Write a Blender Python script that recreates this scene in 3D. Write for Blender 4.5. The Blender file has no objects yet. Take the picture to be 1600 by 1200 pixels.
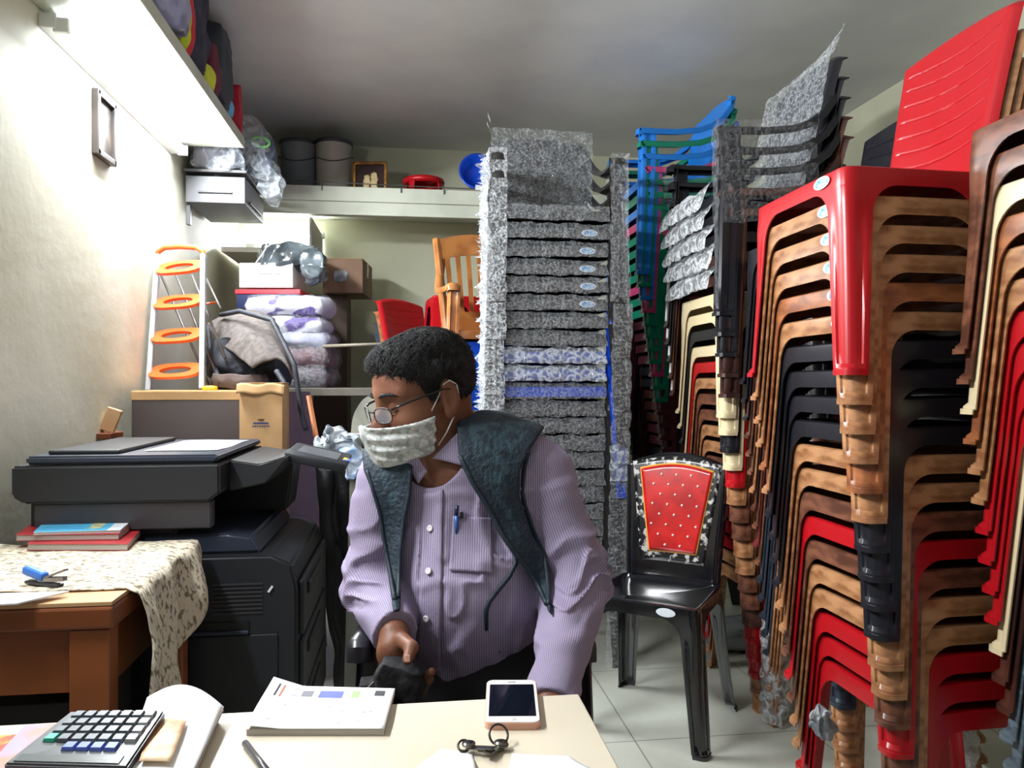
import bpy, bmesh, math, random
import numpy as np
from mathutils import Vector, Matrix, Euler, noise
random.seed(7); rng = np.random.default_rng(7)
PI = math.pi
S = bpy.context.scene
C = S.collection

# ------------------------------------------------------------------ camera
H = 1.15                      # eye height of the photographer
YAW = math.radians(7.6)       # looking a little right of the room's axis
FPX = 1200.0                  # focal length in pixels of a 1600 px wide frame
cs, sn = math.cos(YAW), math.sin(YAW)
cam_d = bpy.data.cameras.new('camera'); cam = bpy.data.objects.new('camera', cam_d); C.objects.link(cam)
cam.location = (0, 0, H); cam.rotation_euler = (PI/2, 0, -YAW)
cam_d.sensor_width = 36; cam_d.lens = FPX/1600*36; cam_d.clip_start = .02
S.camera = cam
# ------------------------------------------------------------------ look
S.view_settings.view_transform = 'Standard'; S.view_settings.look = 'None'
S.view_settings.exposure = 0.0; S.view_settings.gamma = 1.0; S.view_settings.use_curve_mapping = False
# ------------------------------------------------------------------ world: dim daylight beyond the open shop front
w = bpy.data.worlds.new('world'); S.world = w; w.use_nodes = True
w.node_tree.nodes['Background'].inputs[0].default_value = (.75, .85, 1, 1)
w.node_tree.nodes['Background'].inputs[1].default_value = .10

XL, XR, YB, YF, ZC = -1.10, 2.54, 5.20, -1.6, 2.73

def lamp(name, loc, rot, sx, sy, power, col):
    d = bpy.data.lights.new(name, 'AREA'); d.shape = 'RECTANGLE'; d.size = sx; d.size_y = sy
    d.energy = power; d.color = col
    o = bpy.data.objects.new(name, d); C.objects.link(o); o.location = loc; o.rotation_euler = rot
    return o
# left-wall tube out of view, added fill lamp at the entrance, shop-front daylight
lamp('daylight', (.7, YF+.05, 1.45), (math.radians(90), 0, 0), 2.6, 2.0, 2.2, (.86, .93, 1))
lamp('tube_light_front', (-.99, 1.32, 2.0), (0, math.radians(-75), 0), .08, .9, 56, (.93, .97, 1))
lamp('entrance_fill', (-.99, -.6, 2.0), (0, math.radians(-75), 0), .08, 1.2, 3, (.93, .97, 1))

# ------------------------------------------------------------------ helpers
def P(px, py, z):
    """a point seen at pixel px,py of the 1600x1200 frame at depth z, in world space"""
    X = (px-800)/FPX*z
    return Vector((X*cs+z*sn, -X*sn+z*cs, H-(py-600)/FPX*z))
def K(X, D, Z):
    """viewer aligned right, forward, height -> world"""
    return Vector((X*cs+D*sn, -X*sn+D*cs, Z))

def srgb(r, g, b):
    f = lambda c: (c/255/12.92) if c/255 <= .04045 else ((c/255+.055)/1.055)**2.4
    return (f(r), f(g), f(b), 1)

def mat(name, col, rough=.5, metal=0, spec=.5, col2=None, nscale=20, bump=0, bscale=80, coat=0, emit=0, alpha=1, trans=0, stretch=None, ndetail=4, sharp=(.4,.6), sss=0):
    m = bpy.data.materials.new(name); m.use_nodes = True
    nt = m.node_tree; b = nt.nodes['Principled BSDF']
    b.inputs['Base Color'].default_value = srgb(*col)
    b.inputs['Roughness'].default_value = rough; b.inputs['Metallic'].default_value = metal
    b.inputs['Specular IOR Level'].default_value = spec
    b.inputs['Coat Weight'].default_value = coat; b.inputs['Coat Roughness'].default_value = .10
    b.inputs['Alpha'].default_value = alpha; b.inputs['Transmission Weight'].default_value = trans
    if sss: b.inputs['Subsurface Weight'].default_value = sss; b.inputs['Subsurface Radius'].default_value = (.01,.004,.002)
    tc = nt.nodes.new('ShaderNodeTexCoord'); mp = nt.nodes.new('ShaderNodeMapping')
    nt.links.new(tc.outputs['Object'], mp.inputs[0])
    if stretch: mp.inputs['Scale'].default_value = stretch
    if col2:
        n = nt.nodes.new('ShaderNodeTexNoise'); n.inputs['Scale'].default_value = nscale; n.inputs['Detail'].default_value = ndetail
        nt.links.new(mp.outputs[0], n.inputs['Vector'])
        r = nt.nodes.new('ShaderNodeValToRGB'); r.color_ramp.elements[0].position = sharp[0]; r.color_ramp.elements[1].position = sharp[1]
        r.color_ramp.elements[0].color = srgb(*col); r.color_ramp.elements[1].color = srgb(*col2)
        nt.links.new(n.outputs['Fac'], r.inputs[0]); nt.links.new(r.outputs[0], b.inputs['Base Color'])
    if bump:
        n2 = nt.nodes.new('ShaderNodeTexNoise'); n2.inputs['Scale'].default_value = bscale; n2.inputs['Detail'].default_value = 5
        nt.links.new(mp.outputs[0], n2.inputs['Vector'])
        bp = nt.nodes.new('ShaderNodeBump'); bp.inputs['Strength'].default_value = bump; bp.inputs['Distance'].default_value = .01
        nt.links.new(n2.outputs['Fac'], bp.inputs['Height']); nt.links.new(bp.outputs[0], b.inputs['Normal'])
    if emit:
        b.inputs['Emission Color'].default_value = srgb(*col); b.inputs['Emission Strength'].default_value = emit
    return m

def film(name, col=(225,230,235), amount=.35, scale=30, bump=.8, rough=.12):
    """clear crinkled polythene film: partly see-through with white creases"""
    m = bpy.data.materials.new(name); m.use_nodes = True; nt = m.node_tree; b = nt.nodes['Principled BSDF']
    b.inputs['Base Color'].default_value = srgb(*col); b.inputs['Roughness'].default_value = rough
    b.inputs['Specular IOR Level'].default_value = .9
    tc = nt.nodes.new('ShaderNodeTexCoord')
    n = nt.nodes.new('ShaderNodeTexNoise'); n.inputs['Scale'].default_value = scale; n.inputs['Detail'].default_value = 3; n.inputs['Distortion'].default_value = .4
    nt.links.new(tc.outputs['Object'], n.inputs['Vector'])
    sb = nt.nodes.new('ShaderNodeMath'); sb.operation = 'SUBTRACT'; sb.inputs[1].default_value = .5; nt.links.new(n.outputs['Fac'], sb.inputs[0])
    ab = nt.nodes.new('ShaderNodeMath'); ab.operation = 'ABSOLUTE'; nt.links.new(sb.outputs[0], ab.inputs[0])
    r = nt.nodes.new('ShaderNodeMapRange'); r.inputs[1].default_value = .0; r.inputs[2].default_value = .10
    r.inputs[3].default_value = min(1, amount*1.5); r.inputs[4].default_value = amount*.45
    nt.links.new(ab.outputs[0], r.inputs[0]); nt.links.new(r.outputs[0], b.inputs['Alpha'])
    n2 = nt.nodes.new('ShaderNodeTexNoise'); n2.inputs['Scale'].default_value = scale*1.6; n2.inputs['Detail'].default_value = 4; n2.inputs['Distortion'].default_value = .6
    nt.links.new(tc.outputs['Object'], n2.inputs['Vector'])
    bp = nt.nodes.new('ShaderNodeBump'); bp.inputs['Strength'].default_value = bump; bp.inputs['Distance'].default_value = .02
    nt.links.new(n2.outputs['Fac'], bp.inputs['Height']); nt.links.new(bp.outputs[0], b.inputs['Normal'])
    return m

def tag(o, label=None, cat=None, group=None, kind=None):
    if label: o['label'] = label
    if cat: o['category'] = cat
    if group: o['group'] = group
    if kind: o['kind'] = kind
    return o
def thing(name, label, cat, loc=(0,0,0), rz=0, group=None):
    o = bpy.data.objects.new(name, None); C.objects.link(o); o.empty_display_size = .05
    o.location = loc; o.rotation_euler = (0, 0, rz); return tag(o, label, cat, group)
def link(name, me, m=None, parent=None, loc=None, rot=None):
    o = bpy.data.objects.new(name, me); C.objects.link(o)
    if m is not None and not me.materials:
        for q in (m if isinstance(m, (list, tuple)) else [m]): me.materials.append(q)
    if parent: o.parent = parent
    if loc is not None: o.location = loc
    if rot is not None: o.rotation_euler = rot
    return o
def obj(name, bm, m=None, parent=None, smooth=False, loc=None, rot=None, sharp=None):
    me = bpy.data.meshes.new(name)
    bmesh.ops.recalc_face_normals(bm, faces=bm.faces)
    bm.to_mesh(me); bm.free()
    if smooth:
        for p in me.polygons: p.use_smooth = True
        if sharp: me.set_sharp_from_angle(angle=math.radians(sharp))
    return link(name, me, m, parent, loc, rot)
def arr(name, V, F, m=None, parent=None, smooth=True, loc=None, sharp=None):
    me = bpy.data.meshes.new(name); me.from_pydata([tuple(map(float, v)) for v in V], [], [tuple(map(int, f)) for f in F]); me.update()
    bm = bmesh.new(); bm.from_mesh(me); bmesh.ops.recalc_face_normals(bm, faces=bm.faces); bm.to_mesh(me); bm.free()
    if smooth:
        for p in me.polygons: p.use_smooth = True
        if sharp: me.set_sharp_from_angle(angle=math.radians(sharp))
    return link(name, me, m, parent, loc)
def box(bm, c, s, rot=None, bev=0, mi=0, seg=2):
    b2 = bmesh.new(); bmesh.ops.create_cube(b2, size=1)
    bmesh.ops.scale(b2, vec=Vector(s), verts=b2.verts)
    if bev: bmesh.ops.bevel(b2, geom=b2.edges[:], offset=bev, segments=seg, profile=.5, affect='EDGES')
    M = Matrix.Translation(Vector(c)) @ (Euler(rot).to_matrix().to_4x4() if rot else Matrix())
    b2.transform(M)
    for f in b2.faces: f.material_index = mi
    me = bpy.data.meshes.new('t'); b2.to_mesh(me); b2.free(); bm.from_mesh(me); bpy.data.meshes.remove(me)
    return bm
def NB(): return bmesh.new()
def boxo(name, c, s, m, parent=None, rot=None, bev=.003, label=None, cat=None, group=None, smooth=False):
    """one box object; location at its centre"""
    bm = NB(); box(bm, (0,0,0), s, None, bev)
    o = obj(name, bm, m, parent, smooth); o.location = c
    if rot: o.rotation_euler = rot
    if label: tag(o, label, cat, group)
    return o
def tube(bm, pts, r, n=8, closed=False, mi=0, cap=True):
    pts = [Vector(p) for p in pts]; N = len(pts); rr = r if hasattr(r, '__len__') else [r]*N
    rings = []; up = Vector((0,0,1)); prev = None
    for i, p in enumerate(pts):
        if closed: d = pts[(i+1) % N]-pts[i-1]
        else: d = pts[min(i+1, N-1)]-pts[max(i-1, 0)]
        d.normalize()
        if prev is None:
            a = d.cross(up if abs(d.z) < .9 else Vector((1,0,0))).normalized()
        else:
            a = (prev - d*prev.dot(d)).normalized()
        prev = a; b = d.cross(a)
        rings.append([bm.verts.new(p+(a*math.cos(2*PI*k/n)+b*math.sin(2*PI*k/n))*rr[i]) for k in range(n)])
    M = N if closed else N-1
    for i in range(M):
        A, B = rings[i], rings[(i+1) % N]
        for k in range(n):
            f = bm.faces.new((A[k], A[(k+1) % n], B[(k+1) % n], B[k])); f.material_index = mi; f.smooth = True
    if cap and not closed:
        for R in (rings[0][::-1], rings[-1]): f = bm.faces.new(R); f.material_index = mi
    return bm
def lathe(bm, prof, n=32, c=(0,0,0), mi=0, sx=1, sy=1):
    rings = []
    for r, z in prof:
        rings.append([bm.verts.new((c[0]+sx*r*math.cos(2*PI*k/n), c[1]+sy*r*math.sin(2*PI*k/n), c[2]+z)) for k in range(n)] if r > 1e-6 else [bm.verts.new((c[0], c[1], c[2]+z))])
    for A, B in zip(rings, rings[1:]):
        for k in range(n):
            if len(A) == 1 and len(B) == 1: continue
            if len(A) == 1: f = bm.faces.new((A[0], B[k], B[(k+1) % n]))
            elif len(B) == 1: f = bm.faces.new((A[k], A[(k+1) % n], B[0]))
            else: f = bm.faces.new((A[k], A[(k+1) % n], B[(k+1) % n], B[k]))
            f.material_index = mi; f.smooth = True
    return bm
def gridm(bm, fn, nu, nv, mi=0, closeu=False, skip=None):
    V = [[bm.verts.new(Vector(fn(i/(nu-1 if not closeu else nu), j/(nv-1)))) for j in range(nv)] for i in range(nu)]
    for i in range(nu if closeu else nu-1):
        for j in range(nv-1):
            if skip and skip((i+.5)/(nu-1), (j+.5)/(nv-1)): continue
            f = bm.faces.new((V[i][j], V[(i+1) % nu][j], V[(i+1) % nu][j+1], V[i][j+1])); f.material_index = mi
    return bm
def poly(bm, pts, h, mi=0, axis='z'):
    """prism from 2-D outline"""
    mk = (lambda p, t: (p[0], p[1], t)) if axis == 'z' else (lambda p, t: (p[0], t, p[1])) if axis == 'y' else (lambda p, t: (t, p[0], p[1]))
    a = [bm.verts.new(mk(p, h[0])) for p in pts]; b = [bm.verts.new(mk(p, h[1])) for p in pts]
    fs = [bm.faces.new(a[::-1]), bm.faces.new(b)]
    for i in range(len(pts)): fs.append(bm.faces.new((a[i], a[(i+1) % len(pts)], b[(i+1) % len(pts)], b[i])))
    for f in fs: f.material_index = mi
    return bm
def thicken(o, t, offset=-1, bevel=0, sub=0):
    """solidify a surface object and keep the result as its mesh"""
    md = o.modifiers.new('s', 'SOLIDIFY'); md.thickness = t; md.offset = offset; md.use_even_offset = False
    if sub: ms = o.modifiers.new('u', 'SUBSURF'); ms.levels = sub; ms.render_levels = sub
    bpy.context.view_layer.update()
    dg = bpy.context.evaluated_depsgraph_get()
    me = bpy.data.meshes.new_from_object(o.evaluated_get(dg)); o.modifiers.clear()
    old = o.data; o.data = me; me.name = o.name; bpy.data.meshes.remove(old)
    return o
def crumple(me, amp, sc, seed=0, axis=None):
    for v in me.vertices:
        n = noise.noise_vector((v.co+Vector((seed, seed*2, 0)))*sc)
        n2 = noise.noise_vector((v.co+Vector((seed, seed*2, 5)))*sc*2.7)*.45
        v.co += (n+n2)*amp
def blob(name, c, s, m, parent=None, amp=.02, sc=9, seed=0, sub=5, power=1.0, rot=None, label=None, cat=None, group=None, sharpn=None):
    """soft lump such as a filled bag: squarish ellipsoid, crumpled"""
    bm = NB(); bmesh.ops.create_cube(bm, size=2)
    bmesh.ops.subdivide_edges(bm, edges=bm.edges[:], cuts=2**(sub-1)-1, use_grid_fill=True)
    for v in bm.verts:
        d = v.co.normalized(); q = v.co.lerp(d, power*.6)
        v.co = Vector((q.x*s[0], q.y*s[1], q.z*s[2]))
    o = obj(name, bm, m, parent, True, sharp=sharpn); crumple(o.data, amp, sc, seed); o.location = c
    if rot: o.rotation_euler = rot
    if label: tag(o, label, cat, group)
    return o
# ------------------------------------------------------------------ the room
m_wall = mat('wall_paint', (206,205,180), .75, col2=(196,195,170), nscale=2.2, bump=.08, bscale=60)
m_wall_stain = mat('left_wall_paint', (208,206,190), .7, col2=(190,186,166), nscale=1.6, bump=.12, bscale=25, ndetail=8)
m_ceil = mat('ceiling_paint', (216,216,214), .8, col2=(208,208,208), nscale=3, bump=.05, bscale=20)
m_floor = mat('floor_tile', (206,208,196), .33, col2=(190,192,180), nscale=3.2, bump=.02, bscale=30, ndetail=7)
def tiles(m, size=.6):
    nt = m.node_tree; b = nt.nodes['Principled BSDF']; l = b.inputs['Base Color'].links[0]; src = l.from_socket
    tc = nt.nodes.new('ShaderNodeTexCoord'); br = nt.nodes.new('ShaderNodeTexBrick'); br.offset = 0
    br.inputs['Scale'].default_value = 1; br.inputs['Mortar Size'].default_value = .0025; br.inputs['Brick Width'].default_value = size; br.inputs['Row Height'].default_value = size
    nt.links.new(tc.outputs['Object'], br.inputs['Vector'])
    mx = nt.nodes.new('ShaderNodeMix'); mx.data_type = 'RGBA'; mx.inputs['B'].default_value = srgb(140,140,128)
    nt.links.new(br.outputs['Fac'], mx.inputs['Factor']); nt.links.new(src, mx.inputs['A']); nt.links.new(mx.outputs['Result'], b.inputs['Base Color'])
tiles(m_floor)
def struct(name, c, s, m, bev=0):
    o = boxo(name, c, s, m, bev=bev); o['kind'] = 'structure'; return o
T = .12
struct('floor', ((XL+XR)/2, (YF+YB)/2, -T/2), (XR-XL+.4, YB-YF+.4, T), m_floor)
struct('ceiling', ((XL+XR)/2, (YF+YB)/2, ZC+T/2), (XR-XL+.4, YB-YF+.4, T), m_ceil)
struct('wall_left', (XL-T/2, (YF+YB)/2, ZC/2), (T, YB-YF, ZC), m_wall_stain)
struct('wall_right', (XR+T/2, (YF+YB)/2, ZC/2), (T, YB-YF, ZC), m_wall)
struct('wall_back', ((XL+XR)/2, YB+T/2, ZC/2), (XR-XL+.24, T, ZC), m_wall)
# front wall, behind the photographer, with the open shop front in it
bm = NB(); box(bm, (XL+.15, YF-T/2, ZC/2), (.5, T, ZC)); box(bm, (XR-.15, YF-T/2, ZC/2), (.5, T, ZC)); box(bm, ((XL+XR)/2, YF-T/2, ZC-.12), (XR-XL, T, .24))
o = obj('wall_front', bm, m_wall); o['kind'] = 'structure'

# masonry loft along the back wall, its fascia and the dropped beam below
m_loft = mat('loft_paint', (205,208,192), .6, col2=(190,194,178), nscale=4)
bm = NB(); box(bm, ((XL+XR)/2, YB-.325, 2.262), (XR-XL-.01, .64, .05)); o = None
box(bm, ((XL+XR)/2, YB-.655, 2.250), (XR-XL-.01, .035, .085), bev=.004)
box(bm, ((XL+XR)/2, YB-.625, 2.17), (XR-XL-.01, .06, .075), bev=.003)
o = obj('trim_1', bm, m_loft); o['kind'] = 'structure'
# wall loft along the left wall
bm = NB(); box(bm, (XL+.16, 1.55, 2.30), (.32, 4.5, .05), bev=.003); o = obj('trim_2', bm, m_loft); o['kind'] = 'structure'

# lit tube on the left wall under the side loft
m_tube = mat('lit_tube', (240,248,255), emit=90); m_white_metal = mat('white_metal', (225,228,228), .35)
t = thing('tube_light', 'lit fluorescent tube on the left wall under the high shelf', 'light', (XL+.05, 3.1, 2.225))
bm = NB(); box(bm, (-.025,0,.015), (.05, 1.28, .045), bev=.004); obj('housing', bm, m_white_metal, t)
bm = NB(); tube(bm, [(.02,-.6,0), (.02,.6,0)], .013, 12); obj('tube', bm, m_tube, t)
for s in (-1, 1):
    bm = NB(); box(bm, (.01, s*.625, .005), (.045,.02,.045), bev=.004); obj('socket', bm, m_white_metal, t)
lamp('tube_glow', (XL+.10, 3.1, 2.21), (0, math.radians(-40), 0), .05, 1.2, 62, (.93,.97,1))

# ------------------------------------------------------------------ monobloc chairs
ZS, AP, RF = .445, .041, .058        # seat height, apron depth, arch fillet
def corner(i, z, big=0, top=ZS):
    """corner i (0 front-left,1 front-right,2 rear-right,3 rear-left) of the outline at height z"""
    k = (top-z)/top
    wf, wr = .208+big+.032*k, .194+big+.034*k
    yf, yr = -.205-.014*k, .155+.082*max(k,0)
    return [Vector((-wf,yf,z)), Vector((wf,yf,z)), Vector((wr,yr,z)), Vector((-wr,yr,z))][i]
def row(i, z, wd, n=17, big=0, groove=0, flare=0, top=ZS, r=.028):
    c = corner(i, z, big, top); d1 = (corner((i-1) % 4, z, big, top)-c).normalized(); d2 = (corner((i+1) % 4, z, big, top)-c).normalized()
    out = -(d1+d2).normalized(); pts = []
    for j in range(n):
        s = -wd+2*wd*j/(n-1)
        if s < -r: p = c+d1*-s
        elif s > r: p = c+d2*s
        else:
            t = (s+r)/(2*r); p = (c+d1*r)*(1-t)**2+c*2*t*(1-t)+(c+d2*r)*t*t
        a = abs(s)/wd
        g = groove*max(0, min(1, (.78-a)/.16))
        p = p-out*g*(1.0)
        if flare: p = p+out*flare
        pts.append(p)
    return pts
def leg_mesh(i, big=0, top=ZS, tall=None):
    """L-section shell leg under corner i; tall: continues up to the arm"""
    bm = NB(); z0 = top-AP; rows = []
    zs = [z0-RF*(1-math.cos(a*PI/2/7)) for a in range(0, 8)]
    zs = sorted(set([round(v, 5) for v in zs] + [z0-RF-.02, .33, .30, .20, .10, .05, .024, .016, .0115, .011, 0]), reverse=True)
    for z in zs:
        t = z0-z; wd = .050+.018*(z/z0)
        if t < RF: wd += RF-math.sqrt(max(0, RF*RF-(RF-t)**2))
        g = .0085*min(1, max(0, (t-.03)/.12))*min(1, max(0, (z-.016)/.008))
        fl = .0045 if z <= .0111 else 0
        rows.append(row(i, z, wd, big=big, groove=g, flare=fl, top=top))
    V = [[bm.verts.new(p) for p in R] for R in rows]
    for A, B in zip(V, V[1:]):
        for j in range(len(A)-1): bm.faces.new((A[j], A[j+1], B[j+1], B[j]))
    o = obj('leg', bm, None, None, True); thicken(o, .0035, -1); o.data.set_sharp_from_angle(angle=math.radians(38))
    me = o.data; bpy.data.objects.remove(o); return me
def seat_mesh(big=0, top=ZS, cut=None):
    bm = NB(); cen = Vector((0, -.012, top)); rings = []
    def per(z, sc=1, dz=0):
        R = []
        for i in range(4): R += row(i, z, .05+.018+RF, big=big, top=top)
        return [cen+Vector(((p.x-cen.x)*sc, (p.y-cen.y)*sc, p.z-cen.z+dz)) for p in R]
    rings.append(per(top-AP)); rings.append(per(top-AP+.004)); rings.append(per(top-.012)); rings.append(per(top-.007, .995, .003)); rings.append(per(top, .98, -.002)); rings.append(per(top, .955))
    rings.append(per(top, .93, -.001)); rings.append(per(top, .86, -.006)); rings.append(per(top, .7, -.012)); rings.append(per(top, .45, -.017)); rings.append(per(top, .2, -.019))
    V = [[bm.verts.new(p) for p in R] for R in rings]; n = len(V[0])
    for A, B in zip(V, V[1:]):
        for j in range(n): bm.faces.new((A[j], A[(j+1) % n], B[(j+1) % n], B[j]))
    bm.faces.new(V[-1])
    o = obj('seat', bm, None, None, True); thicken(o, .0035, -1); o.data.set_sharp_from_angle(angle=math.radians(38))
    me = o.data; bpy.data.objects.remove(o); return me
def back_y(z, x, hw, top=ZS):
    t = (z-top)/.40
    return .135+.075*max(t,0)**1.15+.018*(1-(x/hw)**2)
def back_mesh(big=0, top=ZS, ztop=.85, arch=.03, groove=True, wtop=.198):
    bm = NB(); nu, nv = 41, 150
    def f(u, v):
        z0 = top-.025; z = z0+(ztop-z0)*v
        hw = .178+big+(wtop-.178)*v; q = 2*u-1; x = q*hw
        if v > .8: z -= arch*q*q*((v-.8)/.2)
        edge = max(0, (abs(q)-.9)/.1); te = max(0, (v-.965)/.035)
        y = back_y(z, x, hw, top)+.020*edge**1.5+.016*te**1.5
        if groove and abs(q) < .82 and .18 < v < .9:
            for gk in range(7):
                vc = .24+gk*.1+.05*q*q
                d = abs(v-vc)
                if d < .009: y += .0032*(1-d/.009)
        return (x, y, z)
    gridm(bm, f, nu, nv)
    o = obj('backrest', bm, None, None, True); thicken(o, .004, 1)
    o.data.set_sharp_from_angle(angle=math.radians(40)); me = o.data; bpy.data.objects.remove(o); return me
# arm of an armchair: front post from the floor to the arm, arm sweeping up into the back
ARMZ = .655
def post_mesh(side):
    """front post of an armchair, U section, floor to arm"""
    bm = NB(); rows = []
    for z in (ARMZ, .60, .5, .4, .3, .2, .1, .03, .018, .0115, .011, 0):
        k = (.445-z)/.445; x0 = .262+.020*k; y0 = -.215-.02*k; wy = .062-.012*k*(k > 0); wx = .048-.010*k*(k > 0)
        fl = .004 if z <= .0111 else 0; g = .010*min(1, max(0, (z-.018)/.01))*min(1, max(0, (.62-z)/.05))
        prof = [(x0-wx-fl, y0-fl), (x0-wx*.72, y0-fl), (x0-wx*.66, y0+g-fl), (x0-wx*.2, y0+g-fl), (x0-.003, y0-fl), (x0+fl, y0+.006-fl), (x0+fl, y0+wy*.3), (x0-g+fl, y0+wy*.36), (x0-g+fl, y0+wy*.7), (x0+fl, y0+wy*.76), (x0+fl, y0+wy)]
        rows.append([Vector((side*a, b, z)) for a, b in prof])
    V = [[bm.verts.new(p) for p in R] for R in rows]
    for A, B in zip(V, V[1:]):
        for j in range(len(A)-1): bm.faces.new((A[j], A[j+1], B[j+1], B[j]))
    o = obj('leg', bm, None, None, True); thicken(o, .0035, -1 if side < 0 else 1); o.data.set_sharp_from_angle(angle=math.radians(35))
    me = o.data; bpy.data.objects.remove(o); return me
def arm_mesh(side, ztop=.84):
    bm = NB()
    path = [(-.232, ARMZ-.030), (-.230, ARMZ-.008), (-.218, ARMZ), (-.15, ARMZ-.002), (-.05, ARMZ), (.05, ARMZ+.012), (.11, ARMZ+.035), (.165, ARMZ+.075), (.205, ARMZ+.125), (.225, ztop)]
    for (ya, za), (yb, zb) in [(path[0], path[0])]: pass
    rows = []
    for i, (y, z) in enumerate(path):
        a = path[max(i-1, 0)]; b = path[min(i+1, len(path)-1)]; d = Vector((0, b[0]-a[0], b[1]-a[1])).normalized(); nrm = Vector((0, -d.z, d.y))
        t = i/(len(path)-1); xo = .266-.058*max(0, (t-.55)/.45)**1.3; wd = .050-.018*t; lip = .026
        c = Vector((0, y, z))
        rows.append([c+Vector((side*xo, 0, 0))-nrm*lip, c+Vector((side*xo, 0, 0))-nrm*.004, c+Vector((side*(xo-.004), 0, 0)), c+Vector((side*(xo-wd*.5), 0, 0))+nrm*.004, c+Vector((side*(xo-wd+.004), 0, 0)), c+Vector((side*(xo-wd), 0, 0))-nrm*.005, c+Vector((side*(xo-wd), 0, 0))-nrm*.016])
    V = [[bm.verts.new(p) for p in R] for R in rows]
    for A, B in zip(V, V[1:]):
        for j in range(len(A)-1): bm.faces.new((A[j], A[j+1], B[j+1], B[j]))
    o = obj('armrest', bm, None, None, True); thicken(o, .0035, -1 if side > 0 else 1); o.data.set_sharp_from_angle(angle=math.radians(45))
    me = o.data; bpy.data.objects.remove(o); return me

PROTO = {
 'plain': [('seat', seat_mesh()), ('backrest', back_mesh())] + [('leg', leg_mesh(i)) for i in range(4)],
}
_arm = [('seat', seat_mesh(.018)), ('backrest', back_mesh(.012, ztop=.86, arch=.05, groove=False, wtop=.215)),
        ('leg', post_mesh(-1)), ('leg', post_mesh(1)), ('leg', leg_mesh(2, .018)), ('leg', leg_mesh(3, .018)),
        ('armrest', arm_mesh(-1)), ('armrest', arm_mesh(1))]
PROTO['arm'] = _arm
PROTO['high'] = [(n, (back_mesh(.012, ztop=.98, arch=.06, groove=False, wtop=.225) if n == 'backrest' else me)) for n, me in _arm]

PL = dict(rough=.28, spec=.5, bump=.02, bscale=14)
CM = {
 'red': mat('red_plastic', (178,18,28), **PL), 'tan': mat('tan_marbled_plastic', (184,134,94), col2=(140,92,58), nscale=15, ndetail=6, sharp=(.40,.62), stretch=(1,1,2.5), **PL),
 'brown': mat('brown_marbled_plastic', (126,80,60), col2=(84,50,38), nscale=16, ndetail=6, stretch=(1,1,2.5), **PL), 'orange brown': mat('orange_brown_plastic', (172,106,66), col2=(128,76,48), nscale=14, ndetail=6, stretch=(1,1,2.5), **PL),
 'black': mat('black_plastic', (30,30,36), **PL), 'cream': mat('cream_plastic', (226,208,168), **PL), 'grey': mat('silver_grey_plastic', (128,146,156), col2=(84,98,110), nscale=14, ndetail=6, stretch=(1,1,4), **PL),
 'maroon': mat('maroon_plastic', (122,44,46), col2=(88,34,36), nscale=8, **PL), 'dark brown': mat('dark_brown_plastic', (92,54,42), col2=(58,34,30), nscale=9, ndetail=8, **PL),
 'blue': mat('blue_plastic', (24,116,204), **PL), 'deep blue': mat('deep_blue_plastic', (14,72,196), **PL), 'navy': mat('navy_plastic', (50,62,76), col2=(34,42,54), nscale=12, **PL),
 'green': mat('green_plastic', (8,124,96), **PL), 'pink': mat('pink_plastic', (186,62,112), **PL), 'charcoal': mat('charcoal_plastic', (52,50,50), rough=.35, bump=.35, bscale=70),
 'wine': mat('wine_plastic', (78,34,44), **PL),
}
m_film = film('clear_film', amount=.24, scale=55); m_film_thick = film('crinkled_film', amount=.34, scale=45); m_film_thin = film('thin_film', amount=.12, scale=40)
m_stick_w = mat('sticker_white', (226,232,238), .3); m_stick_b = mat('sticker_blue', (70,140,205), .3, col2=(190,220,240), nscale=90)
_cache = {}
def meshfor(kind, idx, colour):
    k = (kind, idx, colour)
    if k not in _cache:
        me = PROTO[kind][idx][1].copy(); me.materials.clear(); me.materials.append(CM[colour]); _cache[k] = me
    return _cache[k]
def sticker_mesh():
    bm = NB()
    for r, y, mi in ((1, 0, 0), (.80, -.0006, 1)):
        vs = [bm.verts.new((.033*r*math.cos(a*PI/12), y, .0135*r*math.sin(a*PI/12))) for a in range(24)]
        vb = [bm.verts.new((.033*r*math.cos(a*PI/12), y+.0008, .0135*r*math.sin(a*PI/12))) for a in range(24)]
        f = bm.faces.new(vs); f.material_index = mi
        for a in range(24): f = bm.faces.new((vs[a], vb[a], vb[(a+1) % 24], vs[(a+1) % 24])); f.material_index = mi
    me = bpy.data.meshes.new('sticker'); bm.to_mesh(me); bm.free(); me.materials.append(m_stick_w); me.materials.append(m_stick_b); return me
STK = sticker_mesh()
def chair(kind, colour, loc, rz, label, group=None, name='plastic_chair', stick=False, wrap=None, tilt=0):
    t = thing(name, label, 'chair', loc, rz, group)
    if tilt: t.rotation_euler = (tilt, 0, rz)
    for i, (n, _) in enumerate(PROTO[kind]):
        link(n, meshfor(kind, i, colour), parent=t)
    if stick:
        o = link('sticker', STK, parent=t, loc=(.125, -.2095, ZS-.020)); o.rotation_euler = (0, 0, 0)
    if wrap:
        for n, me in wrap: link(n, me, parent=t)
    return t
ORD = ['topmost','second','third','fourth','fifth','sixth','seventh','eighth','ninth','tenth','eleventh','twelfth','thirteenth','fourteenth','fifteenth','sixteenth','seventeenth','eighteenth','nineteenth','twentieth','twenty-first','twenty-second','twenty-third','twenty-fourth','twenty-fifth','twenty-sixth','twenty-seventh','twenty-eighth','twenty-ninth','thirtieth','thirty-first','thirty-second']
NAMES = {'tan':'tan marbled','brown':'brown marbled','orange brown':'orange-brown','grey':'silver-grey','deep blue':'deep blue'}
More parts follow.
